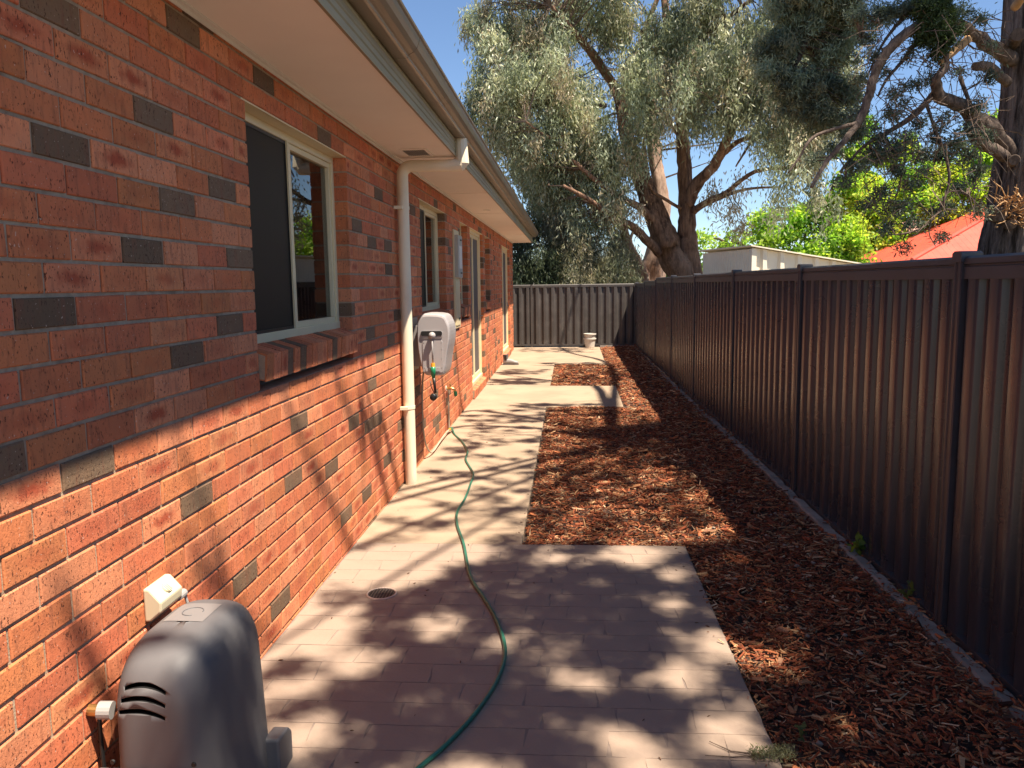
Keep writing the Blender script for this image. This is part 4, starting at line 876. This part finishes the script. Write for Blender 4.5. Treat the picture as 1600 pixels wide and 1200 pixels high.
MB().add([(x0-2.8, 45, z0-.15), (x0+4.6, 45, z0-.15), (x0+4.6, 50.6, z0-.15), (x0-2.8, 50.6, z0-.15), (x0, 47.8, z0+1.1), (x0+2, 47.8, z0+1.1)], [(0, 1, 5, 4), (1, 2, 5), (2, 3, 4, 5), (3, 0, 4)]).build('roof', M_PINKROOF, fh)
wn = MB().box(x0-1.2, x0+.5, 45.54, 45.59, z0-1.6, z0-.5).build('window', M_WHITE, fh); g_ = MB().box(x0-1.1, x0+.4, 45.52, 45.535, z0-1.5, z0-.6).build('pane', M_GREY); g_.parent = wn
# far tree line so the horizon is not bare
fl = []
for i in range(26):
    x = -45+i*6.0; fl.append(((x, 75+random.uniform(-6, 10), random.uniform(1.0, 2.2)), (4.4, 3, random.uniform(1.6, 2.8)), 1, None))
V, Fq, C, _ = clumpy(fl, 80, 22, .6, .45, .1, [(.07, .12, .04), (.10, .16, .05), (.06, .09, .04)], (1.0, 1.0, .7), .3, .3)
tag(obj('distant_tree_line', npmesh('distant_tree_line', V, Fq, 4, M_LEAFG, C)), 'low green tree line on the horizon far beyond the fences', 'trees', kind='stuff')

# ------------------------------------------------------------------ pump cover
pump = thing('pump_cover', 'dark grey moulded plastic pump cover with three curved slots by the brick wall', 'pump cover', (-1.11, 2.12, 0))
def cover_mesh():
    nu, nv = 56, 40; V = []; Fc = []
    H = .612; yn, yf = 1.875, 2.385; xl, xr = -1.262, -.965
    for j in range(nv+1):
        t = j/nv; s = min(1, t)
        ang = t*math.pi/2
        z = H*(t/.66*.74) if t < .66 else H*(.74+.26*math.sin((t-.66)/.34*math.pi/2))
        e = 0 if t < .66 else (t-.66)/.34                      # 0 body .. 1 top centre
        k = math.sqrt(max(0, 1-e*e)) if e < 1 else 0
        k = k**.9
        y0 = yn+.012*(z/H)+(.16 if e else .0)*(1-k); y0 = yn+.010*z+(1-k)*.27
        y1 = yf-.035*z-(1-k)*.24
        cx = (xl+xr)/2-.012*(1-k); hw = (xr-xl)/2*(1-.13*z/H)*(1-(1-k)*1.0)
        cy = (y0+y1)/2; hl = (y1-y0)/2
        ex = 4.2 if e == 0 else 4.2-1.2*e
        for i in range(nu):
            a = 2*math.pi*i/nu; c, s_ = math.cos(a), math.sin(a)
            x = math.copysign(abs(c)**(2/ex), c); yy = math.copysign(abs(s_)**(2/ex), s_)
            V.append((cx+hw*x, cy+hl*yy, z))
    for j in range(nv):
        for i in range(nu):
            a = j*nu+i; b_ = j*nu+(i+1) % nu; Fc.append((a, b_, b_+nu, a+nu))
    Fc.append(tuple(range(nu))[::-1]); Fc.append(tuple(nv*nu+i for i in range(nu)))
    m = MB(); m.v = V; m.f = Fc; return m.mesh('cover', M_PUMP, True)
cv = obj('cover', cover_mesh()); rel(cv, pump)
cut = MB()
for i, (zc, xc, wd) in enumerate(((.512, -1.130, .118), (.478, -1.136, .128), (.444, -1.142, .136))):
    n = 12; lo = []; up_ = []
    for j in range(n+1):
        t = j/n; x = xc-wd/2+wd*t; a = 1-(2*t-1)**2; lo.append((x, zc+.014*a-.004-.006*t)); up_.append((x, zc+.014*a+.006+.004*a-.006*t))
    prof = lo+up_[::-1]; cut.prism(prof, 'y', 1.80, 2.06)
cb_ = obj('slot_cutter', cut.mesh('slot_cutter', M_BLACK)); md = cv.modifiers.new('b', 'BOOLEAN'); md.operation = 'DIFFERENCE'; md.object = cb_; md.solver = 'EXACT'; md.material_mode = 'TRANSFER'  # cutter's black lands on the slot walls, painting in their inner shade
import bmesh
_bm = bmesh.new(); _bm.from_mesh(cb_.data); bmesh.ops.recalc_face_normals(_bm, faces=_bm.faces); _bm.to_mesh(cb_.data); _bm.free()
_bm = bmesh.new(); _bm.from_mesh(cv.data); bmesh.ops.recalc_face_normals(_bm, faces=_bm.faces); _bm.to_mesh(cv.data); _bm.free()
dg = bpy.context.evaluated_depsgraph_get(); nm = bpy.data.meshes.new_from_object(cv.evaluated_get(dg)); cv.modifiers.clear(); cv.data = nm
bpy.data.objects.remove(cb_)
nm.name = 'cover'
for p_ in nm.polygons: p_.use_smooth = p_.material_index == 0
# moulded parts: seam, embossed arches, foot tab, label, inlet
MB().prism([(-1.262+.001, 1.876), (-.967, 1.876), (-.963, 1.872), (-1.266, 1.872)], 'z', .292, .296).build('seam', M_PUMP, pump)
for x_ in (-1.225, -1.0):
    MB().lathe([(.0001, -.003), (.006, -.003), (.0075, .001)], (x_, 1.8735, .315), 12, 'y').build('screw', M_BLACK, pump)
for z in (.262, .215):
    pts = [(-1.19+.030-.030*math.cos(a), 1.874, z+.026*math.sin(a)) for a in [i*math.pi/10 for i in range(11)]]
    MB().tube([(-1.19, 1.875, z-.05)]+pts+[(-1.13, 1.875, z-.05)], .0025, 6).build('moulded_arch', M_PUMP, pump, smooth=True)
tb = MB().prism([(2.28, .0), (2.40, .0), (2.40, .10), (2.375, .125), (2.28, .135)], 'x', -.985, -.93); tb.build('foot_tab', M_PUMP, pump, bevel=.008)
MB().prism([(-1.285, 1.86), (-.945, 1.86), (-.945, 2.41), (-1.285, 2.41)], 'z', 0, .03).build('base_flange', M_PUMP, pump, bevel=.008)
dgp = bpy.context.evaluated_depsgraph_get()
def drape(pts, lift_):                                # lay a flat label on the curved top of the cover
    out = []
    for x, y in pts:
        h, l, nn, _ = cv.ray_cast(Vector((x, y, 1))-Vector(pump.location)*0, Vector((0, 0, -1)))
        out.append((x, y, (l.z if h else .57)+lift_))
    return out
n = 8; G = [(-1.185+.12*i/n, 2.10+.13*j/n) for j in range(n+1) for i in range(n+1)]
MB().add(drape(G, .0015), [(j*(n+1)+i, j*(n+1)+i+1, (j+1)*(n+1)+i+1, (j+1)*(n+1)+i) for j in range(n) for i in range(n)]).build('label', M_PUMPL, pump, smooth=True)
ringp = drape([(-1.125+.030*math.cos(a), 2.165+.030*math.sin(a)) for a in [i*math.pi/10 for i in range(17)]], .0022)
MB().tube(ringp, .0016, 5).build('moulded_mark', M_PUMP, pump, smooth=True)
MB().tube([(-1.25, 1.93, .43), (-1.285, 1.925, .432)], .024, 16).build('inlet_fitting', M_GREY, pump, smooth=False)
MB().tube([(-1.284, 1.925, .432), (-1.312, 1.922, .434)], .016, 14).build('inlet_pipe', M_BRASS, pump)
MB().tube(smooth_path([(-1.29, 1.93, .41), (-1.295, 1.94, .25), (-1.285, 1.95, .02)]), .006, 8).build('cable', M_BLACK, pump, smooth=True)
# power outlet on the wall above it
po = thing('power_outlet', 'ivory weatherproof power outlet with sloped hood above the pump cover', 'power outlet', (WX, 2.31, .6))
MB().prism([(WX+.0005, .548), (WX+.0005, .655), (WX+.020, .655), (WX+.058, .612), (WX+.055, .580), (WX+.02, .55)], 'y', 2.225, 2.362).build('hood', M_IVORY, po, bevel=.006)
def on_slope(t, s): return (WX+.020+.038*t, 2.225+.137*s, .655-.043*t)
a = Vector(on_slope(.5, .5)); nrm = Vector((.045, 0, .044)).normalized()
MB().tube([a-nrm*.004, a+nrm*.006], [.019, .017], 16).build('switch_surround', M_IVORY, po, smooth=False)
for s in (.44, .5, .56):
    c_ = Vector(on_slope(.5, s)); MB().tube([c_+nrm*.006+Vector((-.010, 0, .010)), c_+nrm*.009+Vector((.010, 0, -.010))], .0022, 6).build('switch_rib', M_IVORY, po)
MB().tube([(WX+.04, 2.40, .575), (WX+.04, 2.36, .575)], .014, 12).build('plug', M_GREY, po)
MB().tube(smooth_path([(WX+.04, 2.40, .575), (WX+.05, 2.405, .52), (WX+.06, 2.39, .45), (WX+.06, 2.38, .3)]), .005, 8).build('cord', M_GREY, po, smooth=True)

# ------------------------------------------------------------------ drain
dr = thing('drain_grate', 'round dark floor drain grate set in the paving near the wall', 'drain', (-.965, 3.805, 0))
cx, cy = -.965, 3.805
MB().lathe([(.0, .0008), (.072, .0008), (.072, .0015)], (cx, cy, 0), 32).build('drain_shade', M_DARK, dr)  # flat near-black disc, the shade under the grate put into its colour
MB().lathe([(.069, .001), (.070, .004), (.077, .0045), (.079, .0005)], (cx, cy, 0), 40).build('drain_rim', M_RIM, dr, smooth=True)
for i in range(-4, 5):
    x = i*.0155; l = math.sqrt(max(0, .069**2-x*x)); MB().box(cx+x-.0022, cx+x+.0022, cy-l, cy+l, .0012, .0034).build('grate_bar', M_GRATE, dr)
cbm = MB()
for i in range(-4, 5):
    y = i*.0155; l = math.sqrt(max(0, .069**2-y*y)); cbm.box(cx-l, cx+l, cy+y-.0018, cy+y+.0018, .0010, .0022)
cbm.build('cross_bars', M_GRATE, dr)

# ------------------------------------------------------------------ hoses, reel, tap
HZ = .010
hp = [(-1.262, 8.30, .03), (-1.20, 8.05, HZ), (-1.068, 7.664, HZ), (-.955, 7.2, HZ), (-.925, 6.85, HZ), (-.80, 6.35, HZ), (-.775, 5.95, HZ), (-.765, 5.555, HZ), (-.775, 5.25, HZ), (-.735, 4.95, HZ), (-.640, 4.561, HZ), (-.534, 4.04, HZ), (-.43, 3.75, HZ), (-.345, 3.5, HZ), (-.278, 3.2, HZ), (-.285, 2.95, HZ), (-.345, 2.69, HZ), (-.43, 2.47, HZ), (-.53, 2.27, HZ), (-.62, 2.0, HZ), (-.66, 1.5, HZ)]
hs = MB().tube(smooth_path(hp, 8), .0088, 10).build('garden_hose', M_HOSE, smooth=True); tag(hs, 'thin green garden hose winding along the concrete path toward the camera', 'hose')
h2 = thing('connecting_hose', 'beige hose looping from the wall reel down to the green hose joint', 'hose', (-1.26, 7.0, 0))
MB().tube(smooth_path([(-1.24, 6.70, .90), (-1.272, 6.72, .75), (-1.284, 6.73, .45), (-1.283, 6.80, .2), (-1.275, 6.98, .055), (-1.265, 7.15, .03), (-1.262, 7.5, .05), (-1.262, 7.85, .06), (-1.262, 8.10, .05)], 8), .0075, 8).build('hose', M_HOSEY, h2, smooth=True)
MB().tube([(-1.262, 8.08, .05), (-1.262, 8.14, .048)], .014, 10).build('coupling', M_ORANGE, h2)
MB().tube([(-1.262, 8.14, .048), (-1.262, 8.17, .045), (-1.262, 8.23, .04)], [.017, .018, .013], 10).build('coupling', M_GREENC, h2)
tp = thing('outdoor_tap', 'small brass outdoor tap with green hose fitting low on the brick wall', 'tap', (WX, 8.27, .47))
MB().tube([(WX+.001, 8.27, .47), (WX+.06, 8.27, .47), (WX+.085, 8.27, .46), (WX+.10, 8.265, .43)], [.014, .014, .013, .011], 10).build('spout', M_BRASS, tp, smooth=True)
MB().tube([(WX+.045, 8.27, .47), (WX+.045, 8.27, .51)], .008, 8).tube([(WX+.045, 8.235, .514), (WX+.045, 8.305, .514)], .006, 8).build('handle', M_BRASS, tp)
MB().tube([(WX+.10, 8.265, .435), (WX+.106, 8.262, .385)], [.019, .016], 10).build('hose_fitting', M_GREENC, tp)
MB().lathe([(.0, .004), (.028, .004), (.030, .0005)], (WX, 8.27, .47), 16, 'x').build('wall_flange', M_WHITE, tp)
MB().tube([(WX+.018, 8.30, .46), (WX+.018, 8.30, -.0)], .010, 8).build('riser_pipe', M_HOSEY, tp)
re_ = thing('hose_reel', 'pale grey wall mounted retractable hose reel box beside the downpipe', 'hose reel', (-1.1, 6.5, 1.1))
def reel_body():
    prof = [(-.055, -.265), (.060, -.265), (.090, -.235), (.112, -.10), (.136, .03), (.137, .13), (.118, .19), (.080, .235), (-.060, .245), (-.10, .225), (-.128, .17), (-.134, .08), (-.130, -.04), (-.112, -.16), (-.088, -.24)]
    n = len(prof); V = []; rings = [(6.325, .80), (6.300, .93), (6.315, .985), (6.36, 1.0), (6.62, 1.0), (6.70, .95), (6.74, .80)]
    rings = [(6.298, .90), (6.304, .955), (6.325, .99), (6.36, 1.0), (6.62, 1.0), (6.70, .95), (6.74, .80)]
    # finer outline
    P = smooth_path([(x, 0, z) for x, z in prof+prof[:1]], 3)[:-1]; n = len(P)
    for yy, s in rings: V += [(-1.100+p.x*s, yy, 1.100+p.z*s) for p in P]
    Fc = [(j*n+i, (j+1)*n+i, (j+1)*n+(i+1) % n, j*n+(i+1) % n) for j in range(len(rings)-1) for i in range(n)]
    Fc += [tuple(range(n)), tuple((len(rings)-1)*n+i for i in range(n))[::-1]]
    m = MB(); m.v = V; m.f = Fc; return m
reel_body().build('reel_case', M_REEL, re_, smooth=False)
def rrect(x0, x1, z0, z1, r, n=4):
    o = []
    for cx_, cz_, a0 in ((x1-r, z1-r, 0), (x0+r, z1-r, 90), (x0+r, z0+r, 180), (x1-r, z0+r, 270)):
        for i in range(n+1): a = rad(a0+90*i/n); o.append((cx_+r*math.cos(a), cz_+r*math.sin(a)))
    return o
MB().prism(rrect(-1.198, -1.018, 1.145, 1.205, .022), 'y', 6.288, 6.2975).build('recess_shade', M_REELD, re_)  # raised plate whose darker grey paints the shade of a recess
MB().prism(rrect(-1.194, -1.022, 1.165, 1.203, .012), 'y', 6.284, 6.2876).build('slot_shade', M_BLACK, re_)  # raised black plate, the dark of the slot opening put into its colour
MB().prism(rrect(-1.185, -1.02, .865, 1.125, .015), 'y', 6.292, 6.2978).build('front_plate', M_REEL, re_, bevel=.001)
for x in (-1.172, -1.03):
    for z in (.905, .98, 1.055, 1.11): MB().tube([(x, 6.2965, z), (x, 6.2905, z)], .0045, 8).build('screw', M_GREY, re_)
MB().prism(rrect(-1.165, -1.045, .875, .905, .006), 'y', 6.286, 6.2915).build('clip_bar', M_REEL, re_)
MB().lathe([(.0001, -.028), (.016, -.023), (.026, -.012), (.029, 0), (.026, .012), (.016, .023), (.0001, .028)], (-1.100, 6.268, 1.168), 18, 'y').build('stopper_ball', M_REEL, re_, smooth=True)
MB().tube([(-1.100, 6.262, 1.15), (-1.098, 6.262, .94)], .0065, 8).build('lead_hose', M_REELD, re_, smooth=True)
MB().tube([(-1.098, 6.262, .945), (-1.098, 6.262, .915)], [.016, .018], 12).build('connector_ring', M_ORANGE, re_)
MB().tube([(-1.098, 6.262, .915), (-1.097, 6.262, .88), (-1.095, 6.262, .825)], [.019, .020, .014], 12).build('connector', M_GREENC, re_, smooth=True)
MB().tube([(-1.095, 6.262, .825), (-1.088, 6.262, .76), (-1.082, 6.262, .70)], [.013, .011, .010], 10).tube([(-1.12, 6.25, .80), (-1.115, 6.25, .75), (-1.09, 6.25, .70)], .004, 6).build('nozzle_stem', M_BLACK, re_, smooth=True)
MB().lathe([(.0001, -.022), (.022, -.022), (.029, -.014), (.029, .012), (.018, .022), (.0001, .022)], (-1.098, 6.25, .668), 20, 'y').build('nozzle_head', M_BLACK, re_, smooth=True)
MB().box(WX+.001, WX+.02, 6.36, 6.68, .86, 1.30).box(WX+.02, -1.225, 6.44, 6.60, .90, 1.24).build('wall_bracket', M_REELD, re_, bevel=.004)

# ------------------------------------------------------------------ meter box
mb_ = thing('meter_box', 'tall cream electricity meter box with grey door on the brick wall', 'meter box', (WX, 9.2, 1.6))
MB().prism(rrect(8.98, 9.40, 1.07, 2.20, .01, 2), 'x', WX+.001, WX+.016).build('surround', M_CREAM, mb_)
MB().prism(rrect(9.02, 9.36, 1.10, 1.62, .01, 2), 'x', WX+.016, WX+.024).build('lower_panel', M_CREAM, mb_)
MB().box(WX+.016, WX+.058, 9.03, 9.38, 1.655, 2.14).build('door', M_METER, mb_, bevel=.004)
MB().box(WX+.0585, WX+.062, 9.10, 9.31, 1.76, 2.02).build('label_plate', M_WHITE, mb_)
for z in (2.08, 1.70): MB().box(WX+.0585, WX+.066, 9.20, 9.30, z, z+.016).build('latch', M_BLACK, mb_)
MB().box(WX+.0245, WX+.032, 9.20, 9.32, 1.17, 1.185).build('latch', M_BLACK, mb_)

# ------------------------------------------------------------------ boot, pots, small things
bt = thing('boot', 'grey ankle boot standing on the path against the wall by the far door', 'boot', (-1.14, 15.22, 0))
secs = [(-1.275, .045, .0, .105), (-1.25, .048, .0, .12), (-1.20, .046, .0, .115), (-1.15, .042, .0, .100), (-1.10, .047, .0, .092), (-1.05, .052, .0, .068), (-1.01, .048, .0, .060), (-.985, .034, .002, .05), (-.975, .010, .01, .03)]
m = MB(); nn = 12
for x, hw, z0, z1 in secs:
    for k in range(nn):
        a = 2*math.pi*k/nn; c, s = math.cos(a), math.sin(a); m.v.append((x, 15.22+hw*math.copysign(abs(c)**.7, c), (z0+z1)/2+.018+(z1-z0)/2*math.copysign(abs(s)**.7, s)))
m.f = [(j*nn+k, j*nn+(k+1) % nn, (j+1)*nn+(k+1) % nn, (j+1)*nn+k) for j in range(len(secs)-1) for k in range(nn)]+[tuple(range(nn))[::-1], tuple((len(secs)-1)*nn+k for k in range(nn))]
m.build('foot', M_BOOT, bt, smooth=True)
MB().tube([(-1.222, 15.22, .09), (-1.222, 15.22, .13), (-1.226, 15.22, .18), (-1.228, 15.22, .205)], [.050, .049, .052, .055], 16).build('shaft', M_BOOTD, bt, smooth=False)
MB().prism([(-1.282, 15.17), (-1.20, 15.172), (-1.12, 15.178), (-1.05, 15.165), (-.99, 15.18), (-.968, 15.22), (-.99, 15.26), (-1.05, 15.275), (-1.12, 15.262), (-1.20, 15.268), (-1.282, 15.27)], 'z', 0.0005, .022).build('sole', M_BOOTD, bt)
MB().box(-1.245, -1.205, 15.166, 15.172, .10, .19).build('elastic_gusset', M_BLACK, bt)
for nm_, z0, sc_, lab in (('plant_pot', 0, 1.0, 'lower cream plant pot of two stacked by the rear fence'), ('plant_pot', .11, 1.0, 'upper cream plant pot nested in another by the rear fence')):
    pot = MB().lathe([(.0001, .001), (.105, .001), (.110, .01), (.138, .205), (.150, .206), (.152, .235), (.143, .236), (.132, .205), (.104, .02), (.0001, .018)], (.525, 19.24, z0), 28)
    pot_ = thing(nm_, lab, 'pot', (.525, 19.24, z0), 'stacked plant pots'); pot.build('bowl', M_POT, pot_, smooth=False)
    MB().lathe([(.1505, .205), (.1545, .207), (.1545, .234), (.1505, .236)], (.525, 19.24, z0), 28).build('rim', M_POT, pot_)

def weed(name, lab, x, y, z, n, s, col):
    t = thing(name, lab, 'plant', (x, y, z)); st = MB(); C = []
    for i in range(n):
        a = random.uniform(0, 6.28); h = random.uniform(.4, 1)*s; p = Vector((x+math.cos(a)*h*.25, y+math.sin(a)*h*.25, z+h)); st.tube([(x, y, z), (x+math.cos(a)*h*.1, y+math.sin(a)*h*.1, z+h*.6), p], .0012, 4, False); C += [p, p, p+Vector((0, 0, -h*.3))]
    st.build('stem', M_GREENW, t); C = np.array([tuple(p) for p in C]); V, Fq, Cc = leaves(C, s*.42, s*.34, -.1, np.tile(np.array(col), (len(C), 1)))
    rel(obj('leaves', npmesh('leaves', V, Fq, 4, M_LEAFG, Cc)), t)
M_GREENW = mat('weed stem', (.10, .16, .04), .6, .1, 8)
weed('weed', 'small round leafed green weed growing beside the kerb at the fence foot', 1.63, 4.42, .01, 9, .11, (.16, .26, .05))
weed('weed', 'thin weed sprout at the fence foot nearer the camera', 1.64, 3.75, .01, 4, .10, (.12, .16, .05))
weed('weed', 'tiny grey green weed tuft in the mulch at the paving edge', .80, 2.60, -.01, 6, .05, (.12, .17, .09))
tw_ = thing('fallen_twig', 'fallen cypress twig lying across the corner of the paving and mulch', 'twig', (.58, 2.48, .005))
e0 = Vector((.72, 2.47, .018)); MB().tube([e0, (.62, 2.475, .012), (.54, 2.50, .006), (.478, 2.55, .008)], [.003, .003, .0025, .0015], 5).tube([(.62, 2.475, .01), (.54, 2.468, .005), (.45, 2.475, .004)], [.0025, .002, .001], 5).build('stem', M_BRANCH, tw_)
n = 900; t = rng.random(n); C = np.stack([.60+.14*t, 2.475+rng.normal(0, .018, n), .010+rng.random(n)*.022*(.4+t)], 1)
V, Fq, Cc = leaves(C, .016, .0028, -.05, np.array([[.20, .21, .115]])*rng.uniform(.6, 1.3, (n, 1))); tag(rel(obj('needles', npmesh('needles', V, Fq, 4, M_NEEDLE, Cc)), tw_), kind='stuff')
# scattered litter: grey stones in the mulch and crumbs on the paving
Vt = MB()
for i in range(60):
    x = random.uniform(.75, 1.6); y = random.uniform(1.8, 5.5); z = float(bedh(np.array(x), np.array(y)))+.02; s = random.uniform(.006, .014); Vt.tube([(x-s, y, z), (x-s*.3, y, z+s*.2), (x+s*.4, y, z), (x+s, y, z)], [s*.3, s*.8, s*.7, s*.2], 6)
tag(Vt.build('pebbles', M_KERB), 'small grey pebbles scattered through the mulch near the kerb', 'pebbles', kind='stuff')
Vt = MB()
for i in range(130):
    x = random.uniform(-1.25, .66); y = random.uniform(2.0, 9.5)
    if y > 4.6 and x > -.3: continue
    if random.random() < .5: x = random.choice((-1.29, .64 if y < 4.6 else -.32))+random.gauss(0, .03)
    s = random.uniform(.002, .0055); a = random.uniform(0, 3.1); Vt.tube([(x-s*math.cos(a)*2, y-s*math.sin(a)*2, s*.5+.0005), (x, y, s*.6+.001), (x+s*math.cos(a)*2, y+s*math.sin(a)*2, s*.5+.0005)], [s*.3, s*.6, s*.2], 5)
tag(Vt.build('leaf_litter', mat('litter', (.13, .07, .04), .9, .4, 30)), 'tiny dry bark crumbs scattered over the paving and path', 'litter', kind='stuff')
